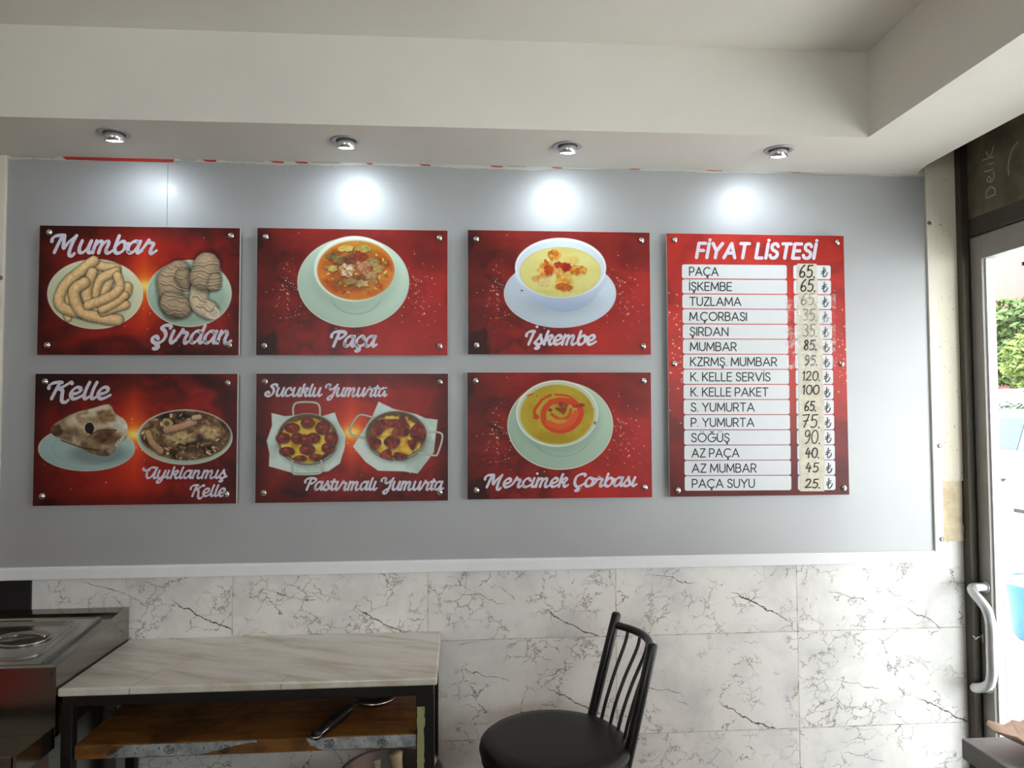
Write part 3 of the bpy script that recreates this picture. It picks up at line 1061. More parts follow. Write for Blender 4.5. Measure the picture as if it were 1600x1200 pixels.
def pic_kelle(c):
    ground_glow(c, 768, 500, 11)
    plate(c, 430, 600, 344, 162, (158, 182, 178), (210, 216, 208), .7)
    plate(c, 1135, 520, 345, 198, (172, 190, 172))
    c.mul(c.ell(520, 640, 210, 70, soft=.4) * .6, .6)
    head = [(175, 480), (195, 430), (290, 370), (380, 333), (470, 312), (570, 283), (608, 300), (632, 345), (700, 395), (722, 450), (716, 520), (655, 572),
            (622, 630), (570, 655), (480, 640), (390, 600), (300, 550), (215, 515)]
    hp = smooth_path(head, 4, True)
    m = c.poly(hp)
    mottled(c, m, [(52, 36, 26), (104, 78, 56), (150, 122, 92), (196, 176, 142)], 95, 5)
    t = sst(620, 330, c.Y + (c.X - 450) * -.18)
    mottled(c, m * t, [(150, 124, 92), (196, 182, 150), (214, 204, 178), (224, 216, 194)], 80, 8, .85)
    mottled(c, m * blob(c, 660, 440, 70, 60, 3, soft=.3), [(190, 180, 160), (226, 218, 204)], 40, 9)
    mottled(c, m * blob(c, 565, 370, 66, 46, 7, soft=.3), [(104, 76, 52), (158, 126, 90)], 40, 12)
    mottled(c, m * blob(c, 570, 520, 90, 60, 8, soft=.4), [(70, 44, 30), (130, 94, 66)], 36, 15)
    mottled(c, m * blob(c, 215, 470, 42, 46, 2, soft=.3), [(52, 36, 28), (110, 86, 62)], 30, 16)
    c.put(blob(c, 450, 455, 36, 44, 6), (30, 24, 20))
    c.line(arc(450, 455, 38, 46, 150, 400), 9, (206, 190, 156), .8)
    c.line([(250, 540), (390, 590), (520, 615)], 12, (44, 30, 22), .6)
    c.line([(440, 520), (520, 470), (640, 470)], 10, (56, 38, 28), .7)
    for (x, y) in ((640, 575), (655, 555), (675, 540), (690, 520)):
        c.put(c.ell(x, y, 9, 14), (208, 198, 176))
    c.mul(m * sst(520, 660, c.Y) * .6, .55)
    me = c.ell(1140, 508, 326, 178, soft=.04)
    mottled(c, me, [(40, 26, 18), (86, 60, 40), (122, 92, 62), (158, 130, 94)], 62, 25)
    c.mul(me * blob(c, 1050, 360, 130, 40, 4, soft=.4) * .8, .45)
    c.mul(me * blob(c, 1280, 580, 120, 60, 9, soft=.4) * .8, .5)
    c.mul(me * blob(c, 1120, 590, 70, 40, 10, soft=.4) * .8, .5)
    r = random.Random(8)
    for k in range(90):
        a, q = r.random() * 6.28, math.sqrt(r.random())
        x, y = 1140 + 300 * q * math.cos(a), 508 + 160 * q * math.sin(a)
        d = r.random() * 3.1
        L = r.uniform(8, 40)
        c.rope([(x, y), (x + L * math.cos(d), y + L * .6 * math.sin(d))], r.uniform(5, 13),
               r.choice([(140, 108, 74), (172, 142, 104), (96, 66, 44), (116, 86, 58), (196, 170, 128)]), .5, 1.15, 60 + k, .5, .6, 2)
    c.rope([(1000, 468), (1100, 446), (1200, 412)], 26, (176, 134, 106), .6, 1.1, 31)
    c.rope([(870, 490), (900, 560), (960, 620)], 26, (164, 128, 92), .5, 1.1, 32)
    c.put(c.ell(1005, 420, 38, 36), (176, 150, 112))
    c.put(c.ell(1003, 422, 20, 18), (110, 82, 54))
    c.rope([(1200, 382), (1240, 376)], 20, (180, 156, 120), .5, 1.1, 34)
    for k, (x, y) in enumerate(((1060, 520), (1300, 470), (1150, 520), (1330, 500))):
        mottled(c, blob(c, x, y, 62, 38, 14 + k, soft=.5), [(120, 92, 60), (190, 166, 118), (216, 194, 146)], 18, 30 + k, .85)


def pic_paca(c):
    ground_red(c, 21)
    plate(c, 805, 505, 438, 354, (186, 210, 190), (222, 230, 214), .99)
    c.mul(np.exp(-((c.eld(825, 560, 215, 195) - 1) / .035) ** 2) * sst(600, 700, c.Y) * .8, .86)
    c.mul(c.ell(812, 460, 350, 275, soft=.15) * .5, .86)
    c.put(c.ell(812, 404, 321, 262), (170, 194, 174))
    c.put(c.ell(812, 400, 318, 256), (222, 230, 214))
    c.put(c.ell(822, 408, 306, 240), (196, 206, 184))
    so = c.ell(823, 412, 302, 232)
    mottled(c, so, [(150, 58, 22), (186, 80, 24), (206, 104, 34), (214, 130, 52)], 90, 7)
    d = c.eld(823, 412, 302, 232)
    c.put(so * sst(.84, 1.0, d) * .8, (214, 128, 44))
    c.put(so * np.exp(-((c.eld(860, 240, 200, 70)) ** 2)) * .6, (176, 146, 46))
    c.put(so * np.exp(-((c.eld(800, 520, 150, 60)) ** 2)) * .6, (130, 92, 40))
    c.put(so * np.exp(-((c.eld(800, 370, 190, 120)) ** 2)) * .5, (112, 78, 34))
    r = random.Random(2)
    for k in range(70):
        a, q = r.random() * 6.28, math.sqrt(r.random())
        x, y = 820 + 250 * q * math.cos(a), 405 + 190 * q * math.sin(a)
        dd = r.random() * 3.1
        L = r.uniform(4, 34)
        c.rope([(x, y), (x + L * math.cos(dd), y + L * .6 * math.sin(dd))], r.uniform(4, 14),
               r.choice([(196, 160, 70), (168, 120, 56), (150, 120, 60), (206, 150, 80), (120, 90, 44)]), .55, 1.15, 70 + k, .35, .6, 2)
    for k, (x, y, rx, ry, cs) in enumerate((
            (630, 300, 46, 26, [(84, 70, 40), (136, 112, 64)]), (690, 330, 50, 34, [(100, 84, 44), (150, 126, 70)]), (640, 400, 36, 24, [(170, 150, 70), (206, 186, 110)]),
            (745, 240, 56, 26, [(186, 160, 74), (214, 190, 110)]), (880, 240, 60, 30, [(150, 136, 60), (196, 176, 96)]), (770, 330, 60, 40, [(96, 54, 34), (140, 86, 56)]),
            (850, 300, 58, 34, [(120, 36, 24), (160, 60, 38)]), (960, 350, 52, 34, [(130, 112, 60), (186, 160, 96)]), (1000, 400, 40, 30, [(150, 120, 60), (190, 160, 90)]),
            (880, 385, 54, 46, [(150, 92, 60), (206, 150, 112)]), (870, 470, 60, 26, [(110, 60, 40), (156, 100, 70)]), (940, 450, 56, 34, [(150, 110, 70), (196, 160, 112)]),
            (755, 412, 54, 50, [(150, 70, 40), (214, 190, 150), (232, 222, 200)]), (870, 515, 56, 26, [(170, 130, 80), (206, 176, 124)]), (780, 500, 50, 26, [(140, 110, 60), (176, 140, 80)]))):
        c.mul(blob(c, x + 4, y + 10, rx, ry, 30 + k, soft=.3) * .5, .4)
        mottled(c, blob(c, x, y, rx, ry, 30 + k, soft=.12), cs, 16, 50 + k)
    c.dots([(r.uniform(640, 1000), r.uniform(220, 560), 4, .8) for _ in range(50)], (70, 46, 22))


def pic_iskembe(c):
    ground_red(c, 21)
    plate(c, 795, 614, 454, 276, (188, 202, 214), (214, 222, 228), .99)
    c.mul(c.ell(810, 690, 300, 110, soft=.4) * .5, .82)
    body = smooth_path([(436, 440), (480, 560), (560, 655), (640, 715), (740, 752), (830, 763), (930, 745), (1040, 690), (1110, 600), (1160, 470), (800, 400)], 4, True)
    m = c.poly(body)
    t = sst(480, 780, c.Y)[..., None]
    c.put(m, np.array((196, 206, 222.)) * (1 - t) + np.array((150, 166, 192.)) * t)
    c.put(c.ell(799, 405, 369, 243), (226, 233, 238))
    c.put(c.ell(799, 412, 356, 232), (204, 214, 222))
    c.put(c.ell(797, 440, 328, 204), (186, 182, 130))
    c.put(c.ell(797, 440, 323, 200), (206, 198, 118))
    mottled(c, c.ell(797, 440, 318, 196, soft=.05), [(196, 184, 100), (210, 202, 124), (216, 208, 136)], 120, 4, .8)
    for k, (x, y, rx, ry, cs) in enumerate((
            (745, 300, 50, 44, [(150, 76, 20), (206, 130, 40), (222, 164, 70)]), (880, 340, 60, 30, [(206, 180, 100), (224, 190, 110)]),
            (675, 420, 56, 66, [(176, 70, 20), (206, 130, 44), (222, 176, 90)]), (935, 425, 74, 40, [(150, 80, 20), (206, 136, 44), (220, 170, 80)]),
            (820, 500, 62, 56, [(196, 130, 40), (222, 180, 90)]), (825, 562, 66, 34, [(160, 76, 20), (196, 112, 36)]), (620, 490, 56, 28, [(196, 130, 60), (214, 170, 90)]),
            (660, 520, 44, 30, [(206, 180, 120), (218, 196, 140)]), (770, 410, 50, 46, [(196, 110, 40), (220, 180, 110)]), (780, 380, 32, 24, [(146, 36, 16), (186, 60, 26)]),
            (842, 400, 44, 38, [(140, 30, 14), (182, 56, 26)]), (700, 425, 34, 40, [(166, 60, 20), (190, 80, 30)]))):
        c.mul(blob(c, x + 4, y + 12, rx, ry, 130 + k, soft=.3) * .35, .7)
        mottled(c, blob(c, x, y, rx, ry, 130 + k, .45, 2.6, .1), cs, 22, 150 + k)
    c.put(c.ell(485, 590, 9, 5), (40, 40, 40))


def pic_mercimek(c):
    ground_red(c, 21)
    plate(c, 797, 490, 427, 358, (160, 186, 166), (226, 222, 200), .99)
    c.mul(np.exp(-((c.eld(805, 560, 235, 180) - 1) / .03) ** 2) * sst(600, 680, c.Y) * .7, .86)
    c.mul(c.ell(780, 440, 345, 275, soft=.12) * .5, .84)
    c.put(c.ell(770, 392, 331, 270), (216, 222, 206))
    c.put(c.ell(772, 394, 322, 260), (186, 192, 170))
    mottled(c, c.ell(770, 400, 297, 241, soft=.03), [(160, 134, 28), (172, 148, 38), (178, 156, 50)], 160, 6)
    R1, R2 = (192, 66, 28), (206, 84, 38)
    c.line([(600, 430), (588, 370), (640, 290), (660, 275)], 24, R1)
    c.put(c.ell(600, 420, 24, 22), R1)
    c.line([(676, 262), (716, 244)], 22, R1)
    c.line([(755, 240), (850, 250), (915, 290), (940, 320)], 18, R1)
    c.line([(720, 300), (668, 360), (660, 440), (700, 500), (780, 532), (870, 515), (935, 460), (962, 390), (940, 330), (880, 300), (800, 285), (720, 300)], 46, R1)
    c.line([(700, 470), (790, 500), (880, 460), (920, 390)], 50, R2)
    c.line([(740, 410), (800, 440), (860, 420), (880, 360)], 26, R1, .9)
    c.line([(905, 335), (980, 325)], 26, (160, 52, 26))
    for (x, y, a) in ((715, 365, 18), (800, 320, 26), (815, 365, 34), (770, 355, 16), (840, 330, 18), (725, 400, 10), (960, 325, 18)):
        c.put(blob(c, x, y, a, a * .85, int(x), soft=.3) * .85, (128, 44, 28))
    mottled(c, c.ell(800, 455, 46, 18, soft=.4), [(178, 130, 50), (206, 140, 60)], 20, 5, .9)
    c.line([(530, 250), (570, 235)], 12, (176, 70, 26))
    c.dots([(605, 250, 6, .9), (760, 325, 5, .9), (1065, 360, 6, .7), (1075, 470, 16, .6)], (90, 80, 30))


def pan(c, cx, cy, rx, ry, seed):
    c.mul(c.ell(cx + 6, cy + 22, rx * 1.05, ry * 1.06, soft=.14) * .5, .6)
    c.put(c.ell(cx, cy + 14, rx, ry), (110, 108, 92))
    c.put(c.ell(cx, cy, rx, ry), (170, 168, 148))
    c.put(c.ell(cx, cy, rx * .972, ry * .97), (92, 80, 56))
    mottled(c, c.ell(cx, cy + 4, rx * .94, ry * .93), [(58, 36, 20), (90, 62, 34), (128, 96, 52)], 70, seed)


def pic_eggs(c):
    ground_glow(c, 790, 530, 31)
    pa = (198, 214, 204)
    for pts in ([(165, 380), (270, 405), (410, 392), (560, 402), (658, 372), (684, 450), (742, 550), (738, 640), (700, 772), (610, 835), (480, 852),
                 (330, 850), (148, 800), (152, 700), (130, 600), (170, 480)],
                [(1000, 285), (1120, 342), (1300, 382), (1370, 412), (1470, 424), (1452, 560), (1440, 680), (1312, 848), (1200, 832), (1000, 828), (900, 760),
                 (800, 640), (850, 560), (900, 480), (950, 400)]):
        m = c.poly(pts)
        mottled(c, m, [(172, 190, 180), pa, (208, 220, 212)], 130, 17)
    st, hi = (186, 186, 166), (226, 226, 210)
    c.line([(335, 400), (334, 335), (368, 297), (500, 296), (538, 330), (540, 400)], 18, (120, 120, 104))
    c.line([(335, 400), (334, 335), (368, 297), (500, 296), (538, 330), (540, 400)], 12, st)
    c.line([(950, 408), (862, 390), (812, 430), (776, 510), (802, 556), (890, 572)], 17, (120, 120, 104))
    c.line([(950, 408), (862, 390), (812, 430), (776, 510), (802, 556), (890, 572)], 11, st)
    pan(c, 447, 578, 241, 198, 44)
    pan(c, 1140, 545, 246, 190, 45)
    eg = blob(c, 440, 592, 205, 172, 3, .14, 2.4, .05)
    mottled(c, eg, [(176, 130, 30), (206, 166, 40), (220, 188, 66), (224, 200, 96)], 80, 47)
    for k, (x, y, rx, ry) in enumerate(((328, 497, 57, 40), (447, 457, 54, 40), (562, 497, 56, 52), (257, 577, 57, 42), (368, 578, 52, 44), (492, 575, 54, 42), (432, 592, 52, 42),
                                        (630, 572, 52, 48), (445, 665, 60, 44), (287, 682, 60, 36), (606, 652, 52, 40), (392, 736, 50, 24), (514, 726, 54, 26))):
        c.mul(c.ell(x + 4, y + 9, rx * 1.05, ry * 1.05, soft=.2) * .6, .45)
        sub = c.ell(x, y, rx, ry)
        mottled(c, sub, [(84, 26, 18), (118, 38, 26), (142, 52, 36)], 34, 60 + k)
        c.mul(sub * sst(.75, 1.0, c.eld(x, y, rx, ry)) * .6, .6)
        c.put(c.ell(x - 12, y - 10, 14, 8, soft=.8) * .5, (206, 120, 100))
    eg = blob(c, 1140, 560, 200, 160, 12, .2, 2.6, .06) * c.ell(1140, 548, 226, 172)
    mottled(c, eg, [(170, 120, 30), (206, 160, 44), (220, 184, 70), (226, 204, 116)], 60, 48)
    for k, pts in enumerate(([(960, 480), (1000, 430), (1100, 420), (1180, 430), (1150, 480), (1060, 500), (1000, 560), (950, 560)],
                             [(1100, 540), (1160, 450), (1230, 460), (1240, 540), (1180, 560)], [(1040, 600), (1100, 550), (1170, 580), (1150, 640), (1090, 655)],
                             [(1250, 500), (1330, 440), (1370, 520), (1330, 600), (1260, 570)], [(930, 560), (1020, 590), (1000, 650), (940, 650)],
                             [(1010, 700), (1090, 650), (1110, 740), (1050, 730)], [(1130, 680), (1230, 700), (1200, 740), (1130, 730)], [(1230, 590), (1310, 590), (1270, 670)],
                             [(1160, 410), (1190, 380), (1220, 440), (1250, 480), (1200, 480)])):
        hp = smooth_path(pts, 4, True)
        c.mul(c.poly([(x + 5, y + 10) for x, y in hp], 14) * .6, .45)
        mottled(c, c.poly(hp), [(78, 26, 18), (116, 40, 26), (152, 66, 42)], 40, 80 + k)
    for pts in ([(328, 758), (334, 846), (372, 860), (530, 854), (562, 815), (552, 752)], [(1390, 520), (1478, 524), (1508, 560), (1472, 686), (1440, 704), (1325, 686)]):
        c.line(pts, 17, (120, 120, 104))
        c.line(pts, 11, st)
        c.line([(x - 2, y - 2) for x, y in pts], 3, hi, .8)


def pic_list(c):
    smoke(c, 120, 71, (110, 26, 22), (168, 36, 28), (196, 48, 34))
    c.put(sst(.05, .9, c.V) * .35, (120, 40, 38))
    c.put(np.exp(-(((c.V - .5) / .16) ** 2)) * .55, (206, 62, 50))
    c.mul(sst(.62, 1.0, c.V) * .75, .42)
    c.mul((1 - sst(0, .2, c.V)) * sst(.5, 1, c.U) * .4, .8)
    r = random.Random(6)
    tl, tr, br, bl = c.c
    pts = []
    for (u0, su, n) in ((.04, .03, 44), (.95, .03, 34)):
        for _ in range(n):
            u, v = u0 + r.gauss(0, su), r.gauss(.45, .12)
            p = (tl * (1 - u) + tr * u) * (1 - v) + (bl * (1 - u) + br * u) * v
            pts.append((p[0], p[1], r.uniform(.5, 1.7), r.uniform(.5, .95)))
    c.dots(pts, (255, 220, 210))


def print_material():
    m = Mat('printed_vinyl')
    at = m.n('ShaderNodeAttribute', attribute_name='ink')
    m.set(color=at.outputs['Color'], rough=.36, spec=.3)
    return m.m


M_print = print_material()
M_foam = simple('white_board_edge', (222, 218, 212), .5, var=.04)
M_letter = simple('white_print', (206, 202, 214), .4, var=.02)
M_ink = simple('black_print', (22, 22, 24), .45, var=.1)
M_chrome = simple('chrome_cap', (214, 212, 208), .16, metal=1.0, var=.03)
M_row = simple('white_row', (214, 218, 222), .4, var=.015)
S2L = lambda a: np.where(a <= .04045, a / 12.92, ((a + .055) / 1.055) ** 2.4)

BY = -.024            # printed face of the boards, on spacers in front of the panel


class Board:
    def __init__(self, quad, pic, name, label, cat, group, W3, bolts, nu=440, nv=296, root_name='menu_board'):
        (x0, x1, z0, z1, tilt) = W3
        self.w, self.h = x1 - x0, z1 - z0
        self.x0, self.z0 = x0, z0
        self.root = thing(root_name, (x0, 0, z0), label, cat, group)
        self.c = Canvas(quad, nu, nv)
        MB().box(x0, x1, BY + .0004, BY + .0054, z0, z1, .0006, 1).build('board', M_foam, self.root)
        pic(self.c)
        self._print()
        self.letters = MB()
        for (bx, by) in bolts:
            p = self.at(bx, by)
            o = (p[0], 0, p[2])
            b = MB().lathe([(.0085, 0.0004), (.0085, -BY - .0056), (.0085, -BY - .0056)], o, 'y', 20)
            b.lathe([(.0098, -BY + .0004), (.0098, -BY + .002), (.0088, -BY + .0046), (.0056, -BY + .0066), (0, -BY + .0074)], o, 'y', 24)
            b.build('bolt', M_chrome, self.root)
        if tilt:
            self.tilt = tilt

    def at(self, x, y, d=0.0):
        u, v = self.c.inv(x, y)
        return (self.x0 + u * self.w, BY - d, self.z0 + (1 - v) * self.h)

    def ink_at(self, d):
        return lambda x, y: self.at(x, y, d)

    def _print(self):
        c = self.c
        nu, nv = c.nu, c.nv
        e = .0008
        vx = e + c.U * (self.w - 2 * e)
        vz = e + (1 - c.V) * (self.h - 2 * e)
        co = np.stack([vx, np.full_like(vx, BY - .0001), vz], -1).reshape(-1, 3).astype(np.float32)
        i = np.arange(nu * nv).reshape(nv, nu)
        q = np.stack([i[:-1, :-1], i[1:, :-1], i[1:, 1:], i[:-1, 1:]], -1).reshape(-1)
        nf = (nu - 1) * (nv - 1)
        me = bpy.data.meshes.new('print')
        me.vertices.add(nu * nv)
        me.vertices.foreach_set('co', co.ravel())
        me.loops.add(nf * 4)
        me.loops.foreach_set('vertex_index', q.astype(np.int32))
        me.polygons.add(nf)
        me.polygons.foreach_set('loop_start', (np.arange(nf) * 4).astype(np.int32))
        me.polygons.foreach_set('loop_total', np.full(nf, 4, np.int32))
        me.update(calc_edges=True)
        a = me.color_attributes.new('ink', 'FLOAT_COLOR', 'POINT')
        rgb = S2L(np.clip(c.img / 255.0, 0, 1)).reshape(-1, 3)
        a.data.foreach_set('color', np.concatenate([rgb, np.ones((len(rgb), 1))], 1).astype(np.float32).ravel())
        me.materials.append(M_print)
        o = bpy.data.objects.new('print', me)
        COL.objects.link(o)
        o.parent = self.root
        self.print = o

    def script(self, text, x0, x1, y, xh, pen, dy=0.0, space=.55):
        write(self.letters, text, SCR, x0, x1, y, xh, pen * 1.12, self.ink_at(.0007), .03, space, True, .22, dy, 10, (math.radians(38), .54))

    def done(self, mat=None):
        self.letters.build('lettering', mat or M_letter, self.root, fix=False)


GB = 'red printed menu boards bolted to the silver panel'
b = Board([(98, 60), (1528, 68), (1528, 980), (82, 987)], pic_mumbar, 'mumbar',
          'red board reading Mumbar and Şırdan, with plates of pale sausages and folded tripe', 'menu board', GB,
          (-1.2862, -.6832, 1.6312, 2.0328, 0), [(168, 112), (1462, 126), (158, 915), (1456, 905)])
b.script('Mumbar', 170, 942, 256, 86, 27)
b.script('Şırdan', 886, 1486, 893, 86, 27)
b.done()
b = Board([(70, 60), (1520, 65), (1505, 995), (47, 1010)], pic_kelle, 'kelle',
          'red board reading Kelle, with a cooked sheep head and a plate of meat', 'menu board', GB,
          (-1.2890, -.6855, 1.1722, 1.5756, 0), [(141, 119), (1445, 133), (117, 938), (1432, 926)])
b.script('Kelle', 150, 616, 243, 82, 27)
b.script('Ayıklanmış', 824, 1446, 812, 54, 17)
b.script('Kelle', 1164, 1440, 940, 54, 17)
b.done()
b = Board([(57, 80), (1545, 98), (1553, 1077), (50, 1077)], pic_paca, 'paca',
          'red board reading Paça, with a bowl of orange soup full of meat pieces', 'menu board', GB,
          (-.6318, -.0345, 1.6320, 2.0348, 0), [(124, 154), (1478, 160), (115, 1002), (1487, 1003)])
b.script('Paça', 620, 1004, 1006, 80, 27)
b.done()
b = Board([(48, 70), (1550, 60), (1555, 1057), (45, 1088)], pic_eggs, 'eggs',
          'red board reading Sucuklu Yumurta and Pastırmalı Yumurta, with two pans of eggs', 'menu board', GB,
          (-.6300, -.0333, 1.1728, 1.5762, 0), [(116, 136), (1484, 130), (112, 1006), (1487, 990)])
b.script('Sucuklu Yumurta', 110, 1076, 248, 63, 20, -5)
b.script('Pastırmalı Yumurta', 420, 1526, 980, 63, 20, -10)
b.done()
b = Board([(55, 100), (1525, 117), (1533, 1107), (55, 1105)], pic_iskembe, 'iskembe',
          'red board reading İşkembe, with a white bowl of creamy yellow soup and croutons', 'menu board', GB,
          (.0285, .6235, 1.6355, 2.0378, 0), [(123, 176), (1455, 182), (125, 1030), (1467, 1035)])
b.script('İşkembe', 507, 1096, 1022, 73, 25)
b.done()
b = Board([(52, 60), (1530, 58), (1548, 1072), (52, 1085)], pic_mercimek, 'mercimek',
          'red board reading Mercimek Çorbası, with a bowl of mustard lentil soup and a red swirl', 'menu board', GB,
          (.0262, .6222, 1.1755, 1.5798, 0), [(119, 130), (1471, 128), (125, 1008), (1484, 990)])
b.script('Mercimek Çorbası', 180, 1430, 986, 69, 23, -8)
b.done()

# ------------------------------------------------------------------ the price list (own units: photo-size pixels)
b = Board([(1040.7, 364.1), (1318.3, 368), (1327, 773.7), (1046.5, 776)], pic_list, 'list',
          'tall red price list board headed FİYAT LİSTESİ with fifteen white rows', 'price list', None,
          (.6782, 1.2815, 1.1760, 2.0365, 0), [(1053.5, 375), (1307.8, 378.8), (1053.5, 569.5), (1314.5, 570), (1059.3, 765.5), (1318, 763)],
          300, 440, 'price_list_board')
write(b.letters, 'FİYAT LİSTESİ', SANS, 1084.5, 1278, 403, 22.6, 5.2, b.ink_at(.0007), .30, .42, False, .2, 1.2)
b.done()
rows, inks = MB(), MB()
ROWS = [('PAÇA', 235, 472), ('İŞKEMBE', 236, 580), ('TUZLAMA', 238, 655), ('M.ÇORBASI', 238, 700), ('ŞIRDAN', 241, 552), ('MUMBAR', 243, 618), ('KZRMŞ. MUMBAR', 245, 943),
        ('K. KELLE SERVİS', 247, 890), ('K. KELLE PAKET', 249, 873), ('S. YUMURTA', 250, 763), ('P. YUMURTA', 251, 760), ('SÖĞÜŞ', 254, 562), ('AZ PAÇA', 257, 640), ('AZ MUMBAR', 259, 778), ('PAÇA SUYU', 260, 764)]


def rrect(x0, y0, x1, y1, r, sk):
    pts = []
    for cx, cy, a0 in ((x1 - r, y0 + r, -90), (x1 - r, y1 - r, 0), (x0 + r, y1 - r, 90), (x0 + r, y0 + r, 180)):
        pts += arc(cx, cy, r, r, a0, a0 + 90, 5)
    return [(x, y + (x - x0) * sk) for x, y in pts]


for i, (txt, a, c_) in enumerate(ROWS):
    t = i / 14.0
    y0, y1 = 413.6 + 330.1 * t, 435.6 + 330.6 * t
    sk = .0085 * (1 - t) - .001
    for xa, xb in ((1064.9 + 4.8 * t, 1227.8 + 7.2 * t), (1238.3 + 7.2 * t, 1297.2 + 7.4 * t)):
        p = rrect(xa, y0, xb, y1, 3.2, sk) if xa < 1200 else rrect(xa, y0 + 1.3 * (1 - t), xb, y1 + 1.2 * (1 - t), 3.2, sk)
        rows.add([b.at(x, y, .0004) for x, y in p], [tuple(range(len(p)))])
    ca, cb = 1030 + a / 5.161, 1030 + c_ / 5.161
    write(inks, txt, SANS, ca, cb, y1 - 4.6, 12.7, 1.8, b.ink_at(.0007), .22, .36, False, 0, .6 * (1 - t), 8)
    lx = 1282.0 + 7.6 * t
    write(inks, '₺', SANS, lx, lx + 10.6, y1 - 2.6 + (1 - t) * .8, 15.6, 1.5, b.ink_at(.0009), 0, 0, False, .12, 0, 8)
rows.build('row_strips', M_row, b.root, fix=False)
inks.build('row_lettering', M_ink, b.root, fix=False)
M_tape = Mat('aged_paper_tape')
_f = M_tape.noise(M_tape.co(), 60, 5, .65)
M_tape.set(color=M_tape.ramp(_f, [(.3, lin((190, 184, 164))), (.6, lin((212, 206, 188))), (.8, lin((222, 218, 204)))]), rough=.4, spec=.4,
           normal=M_tape.bump(M_tape.noise(M_tape.co(), 140, 3, .6), .3, .0008))
M_tape = M_tape.m
mb = MB()
rj = random.Random(12)
for i in range(15):
    t = i / 14.0
    y0, y1 = 412.6 + 331 * t + rj.uniform(-.8, .4), 436.6 + 331.2 * t
    xa = 1244.2 + 4 * t + (2.2 if i > 4 else 0) + rj.uniform(-1, .6) - (2 if i > 4 else 0)
    xb = 1274.8 + (8 if i > 4 else 4 * i / 5) + 5 * t + rj.uniform(-.8, .8)
    d = .0009 + (i % 2) * .0003
    mb.add([b.at(xa, y0, d), b.at(xb, y0 + .4, d), b.at(xb + rj.uniform(-.5, .5), y1, d), b.at(xa + rj.uniform(-.5, .5), y1, d)], [(0, 1, 2, 3)])
tp = mb.build('price_tape', M_tape, b.root, fix=False)
tag(tp, 'yellowed paper strips taped down the price column')
M_pen = simple('black_felt_pen', (30, 30, 28), .6, var=.2)
M_penf = simple('faded_felt_pen', (122, 120, 110), .6, var=.25, scale=200)
HP = [('65.', 1247, 1272, 415, 434, 2.3), ('65.', 1249, 1273, 437.5, 456, 2.2), ('65.', 1250, 1274, 459.5, 477.5, 1.5), ('35.', 1252, 1275, 484, 502, 1.7), ('35.', 1253, 1275, 508, 527, 1.6),
      ('85.', 1254, 1275, 533, 548, 2.6), ('95.', 1256, 1276, 557, 572, 2.3), ('120.', 1252, 1280, 582, 596, 1.8), ('100', 1252, 1279.5, 603.5, 617.5, 1.9), ('65.', 1255, 1274, 628.5, 643, 2.2),
      ('75.', 1252, 1279.5, 649, 669, 1.9), ('90.', 1256, 1280, 673.5, 694, 1.8), ('40.', 1256.5, 1279, 701, 716, 2.0), ('45', 1257, 1279, 724, 738, 2.0), ('25.', 1256, 1280, 749, 762.5, 2.0)]
for nm, mt, sel in (('handwriting', M_pen, lambda i: i not in (2, 3, 4)), ('faded_handwriting', M_penf, lambda i: i in (2, 3, 4))):
    mb = MB()
    for i, (tx, x0, x1, ya, yb, pw) in enumerate(HP):
        if sel(i):
            write(mb, tx, HAND, x0, x1, yb, yb - ya, pw, b.ink_at(.0016), .16, .3, False, .1, 0, 8)
    mb.build(nm, mt, tp, fix=False)
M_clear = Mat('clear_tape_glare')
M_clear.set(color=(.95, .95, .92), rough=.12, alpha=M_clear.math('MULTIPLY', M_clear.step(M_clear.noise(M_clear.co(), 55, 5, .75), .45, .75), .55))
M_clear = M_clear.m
mb = MB()
for i in range(2, 7):
    y0, y1 = 461 + 23.6 * (i - 2), 484 + 23.6 * (i - 2)
    xs = [1226, 1236, 1244, 1283, 1302, 1305]
    zz = [rj.uniform(0, .0006) for _ in xs]
    for k in range(5):
        mb.add([b.at(xs[k], y0, .0019 + zz[k]), b.at(xs[k + 1], y0, .0019 + zz[k + 1]), b.at(xs[k + 1], y1, .0019 + zz[k + 1]), b.at(xs[k], y1, .0019 + zz[k])], [(0, 1, 2, 3)])
mb.build('clear_tape', M_clear, b.root, fix=False)

